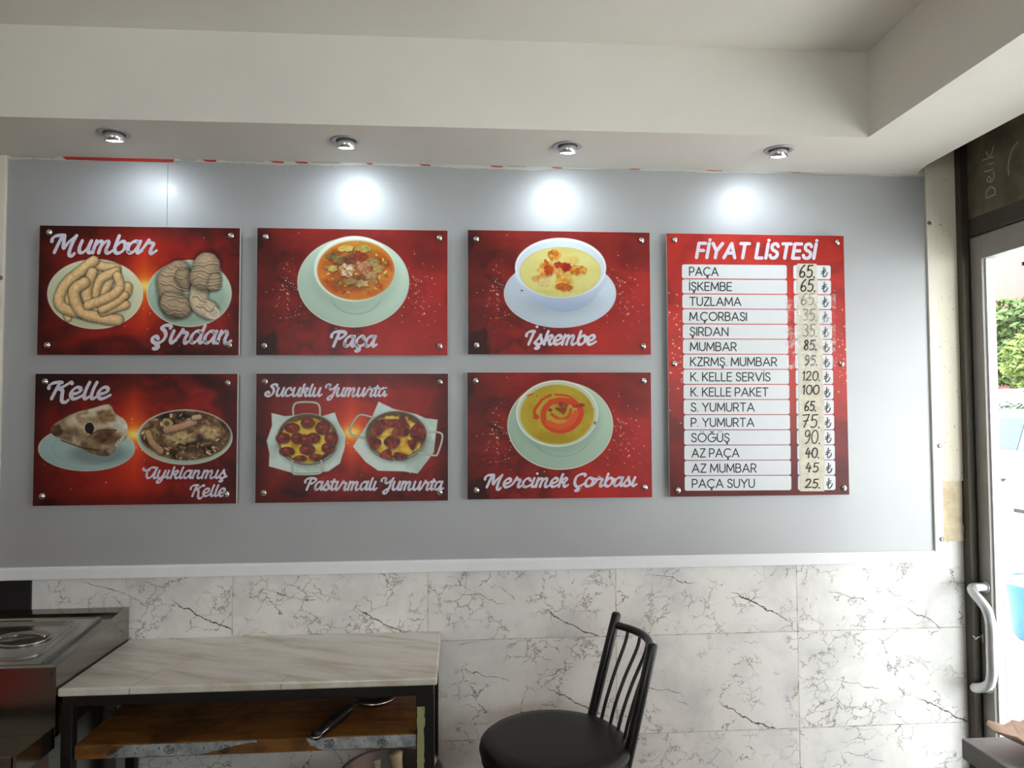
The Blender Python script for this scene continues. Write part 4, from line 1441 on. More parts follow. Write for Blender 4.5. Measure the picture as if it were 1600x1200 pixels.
# ------------------------------------------------------------------ recessed spotlights in the soffit
M_ring = simple('satin_nickel', (176, 176, 178), .45, metal=.5, var=.04)
M_cup = simple('polished_reflector', (222, 222, 224), .22, metal=.85, var=.02)
M_dark = simple('lamp_recess', (20, 20, 20), .6)
M_lens = Mat('lamp_lens')
M_lens.set(color=(.9, .95, 1), emit=(.92, .97, 1.0), emit_s=14.0)
M_lens = M_lens.m
SPOT_W = 3.5
spots = [(-.986, -.205, '', .72), (-.332, -.19, '', 1.0), (.329, -.19, '', 1.0), (.983, -.198, '', .9)]
names = ['recessed ceiling spotlight above the Mumbar board, leftmost of the row of four', 'recessed ceiling spotlight above the Paça board',
         'recessed ceiling spotlight above the İşkembe board', 'recessed ceiling spotlight above the price list, nearest the door']
for (x, y, _, k), lab in zip(spots, names):
    r = thing('recessed_spotlight', (x, y, SOFF), lab, 'ceiling spotlight', 'recessed spotlights in the soffit')
    mb = MB()
    mb.lathe([(.0445, .0), (.0445, -.002), (.042, -.0035), (.031, -.0035), (.0295, -.002), (.0295, .0)], (x, y, SOFF), 'z', 40)
    mb.build('bezel', M_ring, r)
    MB().lathe([(.0295, -.0006), (.0, -.0006)], (x, y, SOFF), 'z', 32).build('recess', M_dark, r, fix=False)
    T = Matrix.Rotation(math.radians(12), 3, 'X')      # swivel cup, aimed at the wall
    cup = MB().lathe([(.0272, .006), (.0272, -.0205), (.0258, -.0215), (.0244, -.0200)], (x, y, SOFF - .001), 'z', 36, M=T)
    c = cup.build('swivel_cup', M_cup, r)
    ln = MB().lathe([(.0246, -.0190), (.020, -.0206), (.012, -.0220), (.0, -.0224)], (x, y, SOFF - .001), 'z', 28, M=T).build('lens', M_lens, r)
    l = bpy.data.lights.new('spot_lamp', 'SPOT')
    l.energy = SPOT_W * k
    l.color = (.80, .91, 1.0)
    l.spot_size = math.radians(150)
    l.spot_blend = 1.0
    l.shadow_soft_size = .022
    lo = bpy.data.objects.new('spot_lamp', l)
    lo.location = (.0, .008, -.034)
    lo.rotation_euler = (math.radians(35), 0, 0)
    COL.objects.link(lo)
    lo.parent = r

# ------------------------------------------------------------------ marble-topped prep table
def marble_top():
    m = Mat('veined_marble')
    p = m.vmath('MULTIPLY', m.co(), (1.0, 3.4, 2.0))
    rot = m.n('ShaderNodeVectorRotate', rotation_type='Z_AXIS')
    m.put(rot.inputs['Vector'], m.co())
    rot.inputs['Angle'].default_value = .42
    p = m.vmath('MULTIPLY', rot.outputs[0], (2.2, 13.0, 4.0))
    f = m.noise(p, 1.6, 6, .62, .35)
    g = m.noise(m.co(), 6, 4, .6)
    c = m.ramp(f, [(.25, lin((178, 168, 146))), (.40, lin((196, 190, 174))), (.52, lin((210, 206, 197))), (.72, lin((220, 218, 212)))])
    c = m.mix(m.math('MULTIPLY', m.step(g, .55, .75), .35), c, lin((184, 160, 120)))
    z = m.xyz(m.co())[2]
    m.set(color=c, rough=.24, spec=.5)
    return m.m


TZ = .760
r = thing('prep_table', (-.535, -.2, FLOOR), 'low table with a cream marble slab on a black metal frame, against the tiled wall', 'table')
mb = MB()
mb.box(-1.0085, -.057, -.402, .0045, TZ - .021, TZ, .005, 3)
mb.build('marble_top', marble_top(), r)
M_crack = simple('stone_crack', (120, 100, 74), .8)
for pts in ([(-.80, -.30), (-.815, -.35), (-.82, -.375), (-.832, -.400)], [(-.44, -.35), (-.452, -.38), (-.456, -.400)]):
    crk = MB()
    sp = smooth_path(pts, 4)
    crk.stroke(sp, .0016, lambda a, b_: (a, b_, TZ + .0003), 6, 0, (0, 0, 1))
    x = sp[-1][0]
    crk.add([(x - .0008, -.4023, TZ - .004), (x + .0008, -.4023, TZ - .004), (x - .002, -.4023, TZ - .020), (x - .0036, -.4023, TZ - .020)], [(0, 1, 2, 3)])
    crk.build('crack', M_crack, r, fix=False)


def chipped_black():
    m = Mat('chipped_black_metal')
    f = m.noise(m.co(), 38, 5, .7)
    c = m.mix(m.step(f, .63, .66), lin((17, 16, 15)), lin((58, 24, 15)))
    m.set(color=c, rough=.42, spec=.4)
    return m.m


M_blackmetal = chipped_black()
rail_z0, rail_z1 = TZ - .048, TZ - .021
mb = MB()
mb.box(-1.0, -.066, -.395, -.37, rail_z0, rail_z1, .0015, 1)
mb.box(-1.0, -.066, -.03, -.005, rail_z0, rail_z1, .0015, 1)
mb.box(-1.0, -.975, -.37, -.03, rail_z0, rail_z1)
mb.box(-.092, -.066, -.37, -.03, rail_z0, rail_z1)
mb.build('top_frame', M_blackmetal, r)
legs = {}
for nm, x0, x1, y0, y1 in (('lf', -1.002, -.974, -.396, -.368), ('rf', -.112, -.0645, -.396, -.368), ('lb', -1.002, -.974, -.033, -.005), ('rb', -.093, -.0645, -.033, -.005)):
    legs[nm] = MB().box(x0, x1, y0, y1, FLOOR, rail_z0 + .002, .002, 1).build('leg', M_blackmetal, r)


def peeling(name, cover, lo, hi, sc=40):
    m = Mat(name)
    f = m.noise(m.co(), sc, 5, .7)
    c = m.mix(m.step(f, lo, hi), lin((20, 18, 15)), lin(cover))
    m.set(color=c, rough=.6)
    return m.m


mb = MB()
zz = FLOOR + .02
edge = []
rk = random.Random(3)
z = .684
while z > zz:
    edge.append((rk.uniform(0, .0038), z))
    z -= rk.uniform(.006, .018)
outl = [(-.1105 + a * .6, z_) for a, z_ in edge] + [(-.0880 - a * 1.2, z_) for a, z_ in reversed(edge)]
mb.prism(outl, lambda a, b_, d: (a, d, b_), -.3972, -.3958)
mb.build('peeling_film', peeling('khaki_film', (150, 148, 104), .30, .33, 60), r)


def shelf_material():
    m = Mat('varnished_brown_board')
    o = m.vmath('MULTIPLY', m.co(), (2.0, 14.0, 14.0))
    f = m.noise(o, 3, 6, .65)
    g = m.noise(m.co(), 7, 5, .65)
    c = m.ramp(f, [(.3, lin((94, 60, 26))), (.55, lin((132, 88, 40))), (.75, lin((160, 114, 56)))])
    c = m.mix(m.math('MULTIPLY', m.step(g, .46, .66), .75), c, lin((48, 26, 14)))
    m.set(color=c, rough=.45, spec=.4)
    return m.m


SZ = .612
mb = MB()
mb.box(-.972, -.094, -.388, -.008, SZ - .036, SZ, .002, 1)
mb.build('shelf', shelf_material(), r)
gm = MB()
for x in (-.5,):
    gm.box(-.972, -.094, -.23, -.2285, SZ, SZ + .0008)
    gm.add([(-.69, -.385, SZ + .0006), (-.688, -.385, SZ + .0006), (-.60, -.10, SZ + .0006), (-.603, -.10, SZ + .0006)], [(0, 1, 2, 3)])
gm.build('shelf_seam', simple('shelf_joint', (70, 42, 22), .7), r, fix=False)


def film_material():
    m = Mat('grey_patterned_film')
    o = m.co()
    v = m.n('ShaderNodeTexVoronoi', feature='F1')
    m.put(v.inputs['Vector'], o)
    v.inputs['Scale'].default_value = 11
    rings = m.math('SINE', m.math('MULTIPLY', v.outputs['Distance'], 900.0))
    near = m.math('SUBTRACT', 1.0, m.step(v.outputs['Distance'], .016, .022))
    ln = m.math('MULTIPLY', m.step(rings, .55, .8), near)
    sp = m.step(m.noise(o, 120, 2, .5), .66, .70)
    c = m.ramp(m.noise(o, 34, 4, .6), [(.3, lin((112, 120, 128))), (.7, lin((178, 184, 186)))])
    c = m.mix(m.math('MAXIMUM', ln, sp), c, lin((26, 26, 26)))
    m.set(color=c, rough=.45)
    return m.m


M_film = film_material()
for (x0, x1) in ((-.89, -.52), (-.385, -.098)):
    mb = MB()
    n = 40
    top, bot = [], []
    for i in range(n + 1):
        t = i / n
        x = x0 + (x1 - x0) * t
        top.append((x + (.045 if x0 < -.5 else -.01) * (1 if i == 0 else 0), SZ - .0015 - rk.random() * .0015))
        bot.append((x, SZ - .034 + rk.random() * .0025 + (.026 * sst(.55, 1.0, t) if x0 < -.5 else .012 * (1 - sst(0, .12, t)))))
    mb.prism(top + bot[::-1], lambda a, b_, d: (a, d, b_), -.3896, -.3882)
    mb.build('patterned_film', M_film, r)
M_blackline = simple('black_film_print', (24, 24, 24), .6)
for k, x in enumerate((-.876, -.738, -.60, -.336, -.20)):
    mb = MB()
    zc = SZ - .021 + (.004 if k % 2 else 0)
    for rad in (.0022, .0062, .0105):
        P = [(x + rad * (1.15 + .12 * math.sin(3 * a + k + rad * 300)) * math.cos(a), zc + rad * .95 * math.sin(a)) for a in np.linspace(.3 + k, 5.9 + k, 16)]
        P = [(u, max(SZ - .033, min(SZ - .003, v))) for u, v in P]
        mb.stroke(P, .0020, lambda a, b_: (a, -.3898, b_), 6)
    mb.build('flower_print', M_blackline, r, fix=False)
low = MB().box(-.975, -.092, -.38, -.01, .265, .285).build('lower_shelf', M_blackmetal, r)

# ladle / skimmer lying on the shelf
M_steel = simple('brushed_steel', (176, 174, 170), .26, metal=1.0, var=.05, scale=30)
M_handle = simple('black_handle', (15, 15, 15), .4, var=.2)
r = thing('skimmer', (-.33, -.32, SZ), 'steel skimmer with a long black handle lying on the brown shelf under the marble top', 'kitchen utensil')
hp = smooth_path([(-.368, -.408, SZ + .012), (-.345, -.345, SZ + .012), (-.320, -.28, SZ + .013), (-.306, -.235, SZ + .014)], 6)
mb = MB()
rs = [.0125 + .003 * math.sin(math.pi * i / (len(hp) - 1)) for i in range(len(hp))]
mb.tube(hp, rs, 14)
mb.build('handle', M_handle, r)
mb = MB()
mb.tube(smooth_path([(-.381, -.405, SZ + .012), (-.377, -.417, SZ + .012), (-.366, -.421, SZ + .012), (-.356, -.414, SZ + .012), (-.354, -.402, SZ + .012)], 5), .0032, 8)
mb.tube([(-.354, -.402, SZ + .014), (-.315, -.30, SZ + .016), (-.294, -.245, SZ + .018), (-.276, -.215, SZ + .026)], .0026, 8)
mb.build('steel_shaft', M_steel, r)
MB().lathe([(.0, .004), (.03, .006), (.052, .014), (.060, .024), (.062, .024), (.054, .012), (.03, .002), (.0, .0)], (-.243, -.187, SZ + .001), 'z', 36).build('bowl', M_steel, r)

# stock pot below
pc = (-.19, -.225, .285)
r = thing('stock_pot', pc, 'steel stock pot half hidden below the brown shelf beside the right table leg', 'pot')
mb = MB()
mb.lathe([(.10, .0), (.135, .004), (.140, .02), (.141, .150), (.147, .1535), (.147, .1565), (.139, .1545), (.137, .02), (.0, .012)], pc, 'z', 48)
mb.build('pot_body', simple('dull_pot_steel', (150, 148, 144), .42, metal=.9, var=.08), r)
for s in (-1, 1):
    mb = MB()
    pts = []
    for t in np.linspace(-.26, .26, 9):
        rr = .141 + .034 * math.cos(t / .26 * math.pi / 2)
        pts.append((pc[0] + s * rr * math.cos(t), pc[1] + rr * math.sin(t) * s, pc[2] + .125))
    mb.tube(pts, .004, 8)
    mb.build('handle', M_steel, r)
M_bone = simple('boiled_bone', (206, 186, 150), .55, var=.18, scale=40)
for k, (x, y, z0, z1, dx, dy, rr, lab) in enumerate(((-.150, -.235, .31, .485, -.03, .02, .016, 'long pale bone standing up in the steel stock pot'),
                                                (-.222, -.235, .31, .462, -.012, .03, .009, 'short pale bone splinter at the left in the steel stock pot'),
                                                (-.185, -.27, .31, .458, -.01, .0, .008, 'pale bone splinter in the middle of the steel stock pot'),
                                                (-.105, -.225, .31, .466, .02, .01, .018, 'thick brownish bone at the right in the steel stock pot'))):
    mb = MB()
    P = smooth_path([(x, y, z0), (x + dx * .5, y + dy * .5, (z0 + z1) / 2), (x + dx, y + dy, z1)], 5)
    mb.tube(P, [rr * (1.25 - .55 * math.sin(math.pi * (i / (len(P) - 1)))) for i in range(len(P))], 12)
    o = mb.build('bone', M_bone, None)
    tag(o, lab, 'bone', 'bones in the stock pot')

# ------------------------------------------------------------------ stainless serving counter with a lidded pan
def brushed(name, rgb, rough=.3):
    m = Mat(name)
    f = m.noise(m.vmath('MULTIPLY', m.co(), (3, 60, 60)), 6, 4, .6)
    g = m.noise(m.co(), 160, 3, .6)
    c = lin(rgb)
    m.set(color=m.ramp(f, [(.3, tuple(x * .86 for x in c)), (.7, tuple(min(1, x * 1.1) for x in c))]), metal=1.0,
          rough=m.math('ADD', rough, m.math('MULTIPLY', g, .08)))
    return m.m


M_inox = brushed('stainless_sheet', (160, 157, 150), .14)
M_inox2 = brushed('stainless_lid', (178, 176, 170), .16)
cx0, cx1 = -1.80, -1.011
r = thing('serving_counter', (-1.4, -.2, FLOOR), 'stainless steel serving counter with sloping top at the far left, beside the marble table', 'counter')
zb, zf, yb_, yf = .858, .814, -.002, -.402
mb = MB()
mb.hexa([(cx0, yf, .64), (cx1, yf, .64), (cx1, yb_, .64), (cx0, yb_, .64), (cx0, yf, zf - .012), (cx1 - .012, yf, zf - .012), (cx1 - .012, yb_, zb - .012), (cx0, yb_, zb - .012)])
mb.box(cx0, cx1 - .03, yf + .03, yb_, FLOOR + .1, .64)
mb.build('body', M_inox, r)
mb = MB()
mb.hexa([(cx1 - .010, yf - .001, .645), (cx1, yf - .001, .645), (cx1, yb_, .645), (cx1 - .010, yb_, .645), (cx1 - .010, yf - .001, zf), (cx1, yf - .001, zf), (cx1, yb_, zb), (cx1 - .010, yb_, zb)])
mb.build('side_panel', M_inox, r)
sl = (zb - zf) / (yb_ - yf)
top = lambda y: zf + (y - yf) * sl
mb = MB()
mb.hexa([(cx0, yb_ - .035, top(yb_ - .035) - .012), (cx1 - .010, yb_ - .035, top(yb_ - .035) - .012), (cx1 - .010, yb_, zb - .012), (cx0, yb_, zb - .012),
         (cx0, yb_ - .035, top(yb_ - .035) - .002), (cx1 - .010, yb_ - .035, top(yb_ - .035) - .002), (cx1 - .010, yb_, zb), (cx0, yb_, zb)])
mb.hexa([(cx0, yf - .001, zf - .012), (cx1 - .010, yf - .001, zf - .012), (cx1 - .010, yf + .018, top(yf + .018) - .012), (cx0, yf + .018, top(yf + .018) - .012),
         (cx0, yf - .001, zf), (cx1 - .010, yf - .001, zf), (cx1 - .010, yf + .018, top(yf + .018) - .001), (cx0, yf + .018, top(yf + .018) - .001)])
mb.build('top_rim', M_inox, r)
mb = MB()
mb.box(cx0, cx1 - .006, -.56, yf, .640, .648, .002, 1)
mb.box(cx0, cx1 - .006, -.562, -.556, .640, .667, .002, 1)
mb.hexa([(cx1 - .012, -.562, .615), (cx1 - .001, -.562, .615), (cx1 - .001, yf, .615), (cx1 - .012, yf, .615), (cx1 - .012, -.562, .668), (cx1 - .001, -.562, .668), (cx1 - .001, yf, .668), (cx1 - .012, yf, .668)])
mb.build('tray_ledge', M_inox, r)
for x0, x1, y0, y1 in ((cx1 - .06, cx1 - .03, yf + .03, yf + .06), (cx1 - .06, cx1 - .03, -.06, -.03), (cx0, cx0 + .03, yf + .03, yf + .06), (cx0, cx0 + .03, -.06, -.03)):
    MB().box(x0, x1, y0, y1, FLOOR, FLOOR + .1).build('leg', M_inox, r)

# lid, in the plane of the sloping top
rl = thing('pan_lid', (-1.24, -.2, top(-.2) - .0115), 'steel pan lid with a recessed handle, lying in the stainless counter', 'pan lid')
lx0, lx1, ly0, ly1 = -1.42, -1.062, -.372, -.062


def lidpt(x, y, h):
    return (x, y, top(y) - .0118 + h)


def rect_ring(x0, x1, y0, y1, rad, n=6):
    out = []
    for ax, ay, a0 in ((x1 - rad, y1 - rad, 0), (x0 + rad, y1 - rad, 90), (x0 + rad, y0 + rad, 180), (x1 - rad, y0 + rad, 270)):
        out += arc(ax, ay, rad, rad, a0, a0 + 90, n)
    return out


loops = [(rect_ring(lx0, lx1, ly0, ly1, .008), 0.0), (rect_ring(lx0, lx1, ly0, ly1, .008), .007), (rect_ring(lx0 + .004, lx1 - .004, ly0 + .004, ly1 - .004, .008), .009),
         (rect_ring(lx0 + .010, lx1 - .010, ly0 + .010, ly1 - .010, .008), .006), (rect_ring(lx0 + .030, lx1 - .034, ly0 + .03, ly1 - .022, .045), .006),
         (rect_ring(lx0 + .034, lx1 - .038, ly0 + .034, ly1 - .026, .042), .011), (rect_ring(lx0 + .040, lx1 - .044, ly0 + .04, ly1 - .032, .038), .011),
         (rect_ring(lx0 + .052, lx1 - .056, ly0 + .052, ly1 - .044, .034), .003)]
mb = MB()
vs_, fs_ = [], []
N = len(loops[0][0])
for L, h in loops:
    vs_ += [lidpt(x, y, h) for x, y in L]
for i in range(len(loops) - 1):
    for k in range(N):
        l_ = (k + 1) % N
        fs_.append((i * N + k, i * N + l_, (i + 1) * N + l_, (i + 1) * N + k))
fs_.append(tuple((len(loops) - 1) * N + k for k in range(N)))
mb.add(vs_, fs_, 0, False)
mb.build('lid_plate', M_inox2, rl)
hc = (-1.205, -.205)
mb = MB()
M3 = Matrix(((1, 0, 0), (0, 1, 0), (0, sl, 1)))
mb.lathe([(.072, .003), (.072, .0075), (.069, .009), (.064, .0075), (.06, .002), (.0, .0005)], lidpt(hc[0], hc[1], 0), 'z', 40, M=M3, sx=1.0, sy=.72)
mb.build('handle_well', M_inox2, rl)
mb = MB()
P = [(hc[0] + .060 * math.cos(a), hc[1] - .004 + .006 * math.sin(a), top(hc[1]) - .012 + .009 + .010 * math.sin(a)) for a in np.linspace(math.pi, 0, 13)]
mb.tube(P, .0055, 10)
mb.build('handle', M_inox2, rl)

# ------------------------------------------------------------------ black bistro chair
M_chair = simple('black_lacquered_tube', (14, 14, 15), .3, var=.1)
M_vinyl = Mat('black_vinyl_seat')
_n = M_vinyl.noise(M_vinyl.co(), 240, 3, .6)
M_vinyl.set(color=lin((17, 18, 17)), rough=.45, spec=.3, normal=M_vinyl.bump(_n, .08, .0006))
M_vinyl = M_vinyl.m
SX, SY, SEAT = .262, -.315, .560
r = thing('bistro_chair', (SX, SY, FLOOR), 'black metal chair with a round padded seat and curved spindle back by the tiled wall', 'chair')
mb = MB()
R0 = .208
mb.lathe([(.0, SEAT - .046), (R0 - .02, SEAT - .046), (R0 - .004, SEAT - .040), (R0, SEAT - .028), (R0 - .003, SEAT - .015), (R0 - .016, SEAT - .005), (R0 - .05, SEAT - .001), (.08, SEAT + .001), (.0, SEAT + .001)],
         (SX, SY, 0), 'z', 64)
mb.build('seat', M_vinyl, r)
MB().lathe([(R0 - .012, SEAT - .052), (R0 - .006, SEAT - .048), (R0 - .006, SEAT - .056), (R0 - .012, SEAT - .062), (R0 - .016, SEAT - .056), (R0 - .012, SEAT - .052)], (SX, SY, 0), 'z', 64).build('seat_ring', M_chair, r)
D = Vector((.95, .31, 0)).normalized()
PB0, PF0 = Vector((.4005, -.150, SEAT)), Vector((.463, -.372, SEAT))
PB1, PF1 = PB0 + D * .084 + Vector((0, 0, .280)), PF0 + D * .074 + Vector((0, 0, .250))
hgt = .265
PB1 = Vector((.3965, -.152, 0)) + D * .086
PB1.z = .832
PF1 = Vector((.461, -.369, 0)) + D * .073
PF1.z = .806
for A, B in ((PB0, PB1), (PF0, PF1)):
    s = (A - B) / (B.z - A.z)
    low_ = A + s * (A.z - (FLOOR + .0)) * .35
    low_.z = FLOOR + .004
    mid = A + s * .08
    mid.z = SEAT - .08
    tip = (B - A).normalized()
    P = [low_, mid, A, A + (B - A) * .5, B, B + tip * .006, B + tip * .010]
    MB().tube(P, [.0145, .0145, .0145, .0145, .0145, .0125, .007], 18).build('back_post', M_chair, r)
# curved top rail and spindles
def between(t, zr, bow):
    a = PB0 + (PB1 - PB0) * zr
    b2 = PF0 + (PF1 - PF0) * zr
    p = a + (b2 - a) * t
    return p + D * bow * math.sin(math.pi * t)


tz = .90
MB().tube([between(t, tz, .045) + Vector((0, 0, .004 * math.sin(math.pi * t))) for t in np.linspace(0, 1, 17)], .0112, 12).build('top_rail', M_chair, r)
MB().tube([between(t, -.12, .012) for t in np.linspace(0, 1, 9)], .009, 10).build('lower_rail', M_chair, r)
for t in (.2, .4, .6, .8):
    P = smooth_path([between(t, -.12, .012), between(t, .15, .012), between(t, .45, .024), between(t, .75, .045), between(t, .885, .045)], 5)
    MB().tube(P, .0052, 10).build('spindle', M_chair, r)
for s in (-1, 1):
    e = Vector((-D.y, D.x, 0))
    a = Vector((SX, SY, SEAT - .05)) - D * .12 + e * s * .11
    b2 = Vector((SX, SY, FLOOR + .004)) - D * .19 + e * s * .16
    MB().tube([a, (a + b2) / 2, b2], .0125, 14).build('front_leg', M_chair, r)

# ------------------------------------------------------------------ grey table corner at the right, with a creased paper tray
M_greytop = simple('grey_laminate', (140, 141, 141), .38, var=.08, scale=30)
M_greyedge = simple('grey_edge_band', (92, 88, 84), .5, var=.06)
r = thing('grey_table', (1.38, -1.15, FLOOR), 'thick grey table corner at the lower right, in front of the glass door', 'table')
MB().box(1.073, 1.688, -1.55, -.826, .708, .75, .0025, 2).build('tabletop', M_greytop, r)
for x in (1.10, 1.60):
    for y in (-1.50, -.90):
        MB().box(x, x + .045, y, y + .045, FLOOR, .708).build('leg', M_greyedge, r)
M_kraft = Mat('creased_kraft_paper')
_f = M_kraft.noise(M_kraft.vmath('MULTIPLY', M_kraft.co(), (26, 6, 6)), 4, 5, .6)
M_kraft.set(color=M_kraft.ramp(_f, [(.3, lin((196, 166, 146))), (.7, lin((224, 200, 182)))]), rough=.75, spec=.2, normal=M_kraft.bump(_f, .4, .003))
M_kraft = M_kraft.m
tc = (1.258, -.965)
r = thing('paper_tray', (tc[0], tc[1], .75), 'tan creased paper tray with a pointed corner on the grey table', 'paper tray')
mb = MB()
n, m_ = 72, 7
vs_, fs_ = [], []
for i in range(m_):
    q = i / (m_ - 1)
    for k in range(n):
        a = 2 * math.pi * k / n
        sq = (abs(math.cos(a)) ** 3.0 + abs(math.sin(a)) ** 3.0) ** (-1 / 3.0)
        corner = math.exp(-((((a - math.radians(150) + math.pi) % (2 * math.pi)) - math.pi) / .2) ** 2)
        rad = (.062 + (.070 * q)) * sq * (1 + .30 * corner * q * q)
        h = .004 + .036 * q ** 1.5 + .004 * q * math.sin(a * 18) + .014 * corner * q * q * .6
        vs_.append((tc[0] + rad * math.cos(a), tc[1] + rad * math.sin(a), .75 + h))
for i in range(m_ - 1):
    for k in range(n):
        l_ = (k + 1) % n
        fs_.append((i * n + k, i * n + l_, (i + 1) * n + l_, (i + 1) * n + k))
fs_.append(tuple(range(n - 1, -1, -1)))
mb.add(vs_, fs_, 0, True)
o = mb.build('tray_shell', M_kraft, r)
sol = o.modifiers.new('thickness', 'SOLIDIFY')
sol.thickness = .003
sol.offset = 1

# ------------------------------------------------------------------ glass door with pull handle, chalk on the transom
r = struct('door_1', MB().box(1.740, 1.748, -.885, -.075, .16, 1.955), M_glass)
mb = MB()
mb.box(1.720, 1.768, -.078, -.026, FLOOR + .008, 2.031, .002, 1)
mb.box(1.720, 1.768, -.940, -.885, FLOOR + .008, 2.031, .002, 1)
mb.box(1.720, 1.768, -.885, -.078, 1.953, 2.031, .002, 1)
mb.box(1.720, 1.768, -.885, -.078, FLOOR + .008, .16, .002, 1)
mb.build('door_frame', M_door, r)
mb = MB()
mb.box(1.732, 1.756, -.084, -.078, .16, 1.953)
mb.box(1.732, 1.756, -.885, -.879, .16, 1.953)
mb.build('glazing_bead', M_white, r)
M_alu = simple('matt_aluminium', (196, 198, 200), .34, metal=.75, var=.03)
mb = MB()
P = smooth_path([(1.722, -.060, .872), (1.700, -.060, .872), (1.682, -.060, .872)], 4)
path = [(1.722, -.056, .874), (1.690, -.056, .874), (1.674, -.058, .873), (1.664, -.068, .868), (1.661, -.085, .858), (1.661, -.108, .845), (1.661, -.132, .826), (1.661, -.146, .80), (1.661, -.150, .77),
        (1.661, -.150, .72), (1.661, -.150, .66), (1.661, -.148, .622), (1.661, -.136, .592), (1.661, -.112, .574), (1.661, -.088, .562), (1.664, -.070, .556), (1.674, -.060, .552), (1.690, -.057, .551), (1.722, -.056, .551)]
mb.tube(smooth_path(path, 4), .0150, 18)
mb.lathe([(.0195, 0), (.0195, .003), (.0152, .004)], (1.7195, -.056, .874), 'z', 20, M=Matrix.Rotation(math.radians(-90), 3, 'Y'))
mb.lathe([(.0195, 0), (.0195, .003), (.0152, .004)], (1.7195, -.056, .551), 'z', 20, M=Matrix.Rotation(math.radians(-90), 3, 'Y'))
mb.build('pull_handle', M_alu, r)
mb = MB()
mb.box(1.712, 1.7205, -.045, -.028, .69, .72, .002)
mb.tube(smooth_path([(1.716, -.036, .709), (1.702, -.036, .707), (1.694, -.036, .700), (1.690, -.036, .708), (1.684, -.036, .712)], 5), .0022, 8)
mb.build('latch_hook', M_steel, r)
mb = MB()
fy = lambda a, b_: (1.7212, a, b_)


def chalk(P, w=.0036):
    mb.stroke(smooth_path(P, 6), w, fy, 6, 0, (-1, 0, 0))


# "Delik" runs upwards along the panel
def dl(u, v):           # u along the writing (upwards), v across it (towards the reader's left is +)
    return (-.107 + v, 2.146 + u)


HG = .040
for pts in ([(0, 0), (.002, 1)], [(.002, 1), (.6, .9), (.9, .45), (.5, .02), (0, 0)]):
    chalk([dl(u * .034, (v - 1) * HG) for u, v in pts])
for pts in ([(1.25, .4), (1.6, .46), (1.75, .66), (1.5, .8), (1.28, .6), (1.3, .2), (1.6, .02), (1.95, .12)], [(2.2, .1), (2.25, .6), (2.35, 1.1)], [(2.75, .1), (2.82, .62)], [(2.86, .86), (2.88, .88)],
            [(3.25, 0), (3.4, 1.25)], [(4.0, .85), (3.36, .4), (4.15, .0)]):
    chalk([dl(u * .038, (v - 1) * HG) for u, v in pts])
chalk([(-.208, 2.19), (-.206, 2.215), (-.214, 2.245), (-.23, 2.268), (-.25, 2.28)])
mb.build('chalk_writing', M_chalk, tr_, fix=False)
mb = MB()
for i in range(7):
    z0 = 2.155 + i * .014
    chalk([(-.052, z0), (-.058, z0 + .004), (-.054, z0 + .008)], .0012)
mb.build('pencil_figures', simple('pencil_marks', (70, 62, 48), .8), tr_, fix=False)

# ------------------------------------------------------------------ unseen red cabinet, added to put a red reflection in the counter's steel front
M_redlac = simple('red_lacquer', (200, 30, 40), .35, var=.05)
r = thing('reflection_cabinet', (-2.58, -2.0, FLOOR), 'red storage cabinet mirrored as a red glow in the steel counter front', 'cabinet')
MB().box(-3.03, -2.09, -2.25, -1.76, FLOOR + .05, FLOOR + 1.0, .006, 2).build('body', M_redlac, r)
for x in (-3.02, -2.58):
    d_ = MB().box(x, x + .43, -1.76, -1.742, FLOOR + .08, FLOOR + .98, .003, 1).build('door', M_redlac, r)
    MB().box(x + (.38 if x < -2.8 else .03), x + (.395 if x < -2.8 else .045), -1.742, -1.72, FLOOR + .45, FLOOR + .6, .003, 1).build('handle', M_steel, d_)
MB().box(-3.01, -2.16, -2.22, -1.79, FLOOR, FLOOR + .05).build('plinth', M_blackmetal, r)

# ------------------------------------------------------------------ the street outside the glass door
M_pave = simple('pale_paving', (224, 222, 216), .8, var=.05, scale=3)
mb = MB()
mb.box(1.8, 40, -14, 40, -.1, .04)
mb.box(-12, 1.8, -14, -5.1, -.1, .04)
struct('floor_outside', mb, M_pave)
M_sky_block = simple('sky_block_cloth', (196, 192, 182), .8)  # unseen canopies added outside two windows to hold back direct sky light
mb = MB()
mb.hexa([(1.80, -4.8, 2.34), (3.5, -4.8, 2.10), (3.5, -1.0, 2.10), (1.80, -1.0, 2.34), (1.80, -4.8, 2.38), (3.5, -4.8, 2.14), (3.5, -1.0, 2.14), (1.80, -1.0, 2.38)])
tag(mb.build('awning', M_sky_block), 'pale shop awning over the display window outside on the right', 'awning')
mb = MB()
mb.hexa([(-2.2, -7.0, 2.10), (.4, -7.0, 2.10), (.4, -5.11, 2.34), (-2.2, -5.11, 2.34), (-2.2, -7.0, 2.14), (.4, -7.0, 2.14), (.4, -5.11, 2.38), (-2.2, -5.11, 2.38)])
tag(mb.build('awning', M_sky_block), 'pale shop awning over the street window behind the viewer', 'awning')
struct('wall_outside', MB().box(1.80, 1.899, .10, .40, .04, 3.2, .004), M_outwhite)
M_pink = simple('pink_render', (146, 92, 86), .85, var=.04, scale=2)
M_pane = simple('grey_window_pane', (120, 140, 144), .12, var=.1)
r = thing('apartment_building', (10.5, 9.0, .04), 'pink rendered building across the street seen through the door glass', 'building')
MB().box(10.5, 16, -6, 22, .04, 10).build('facade', M_pink, r)
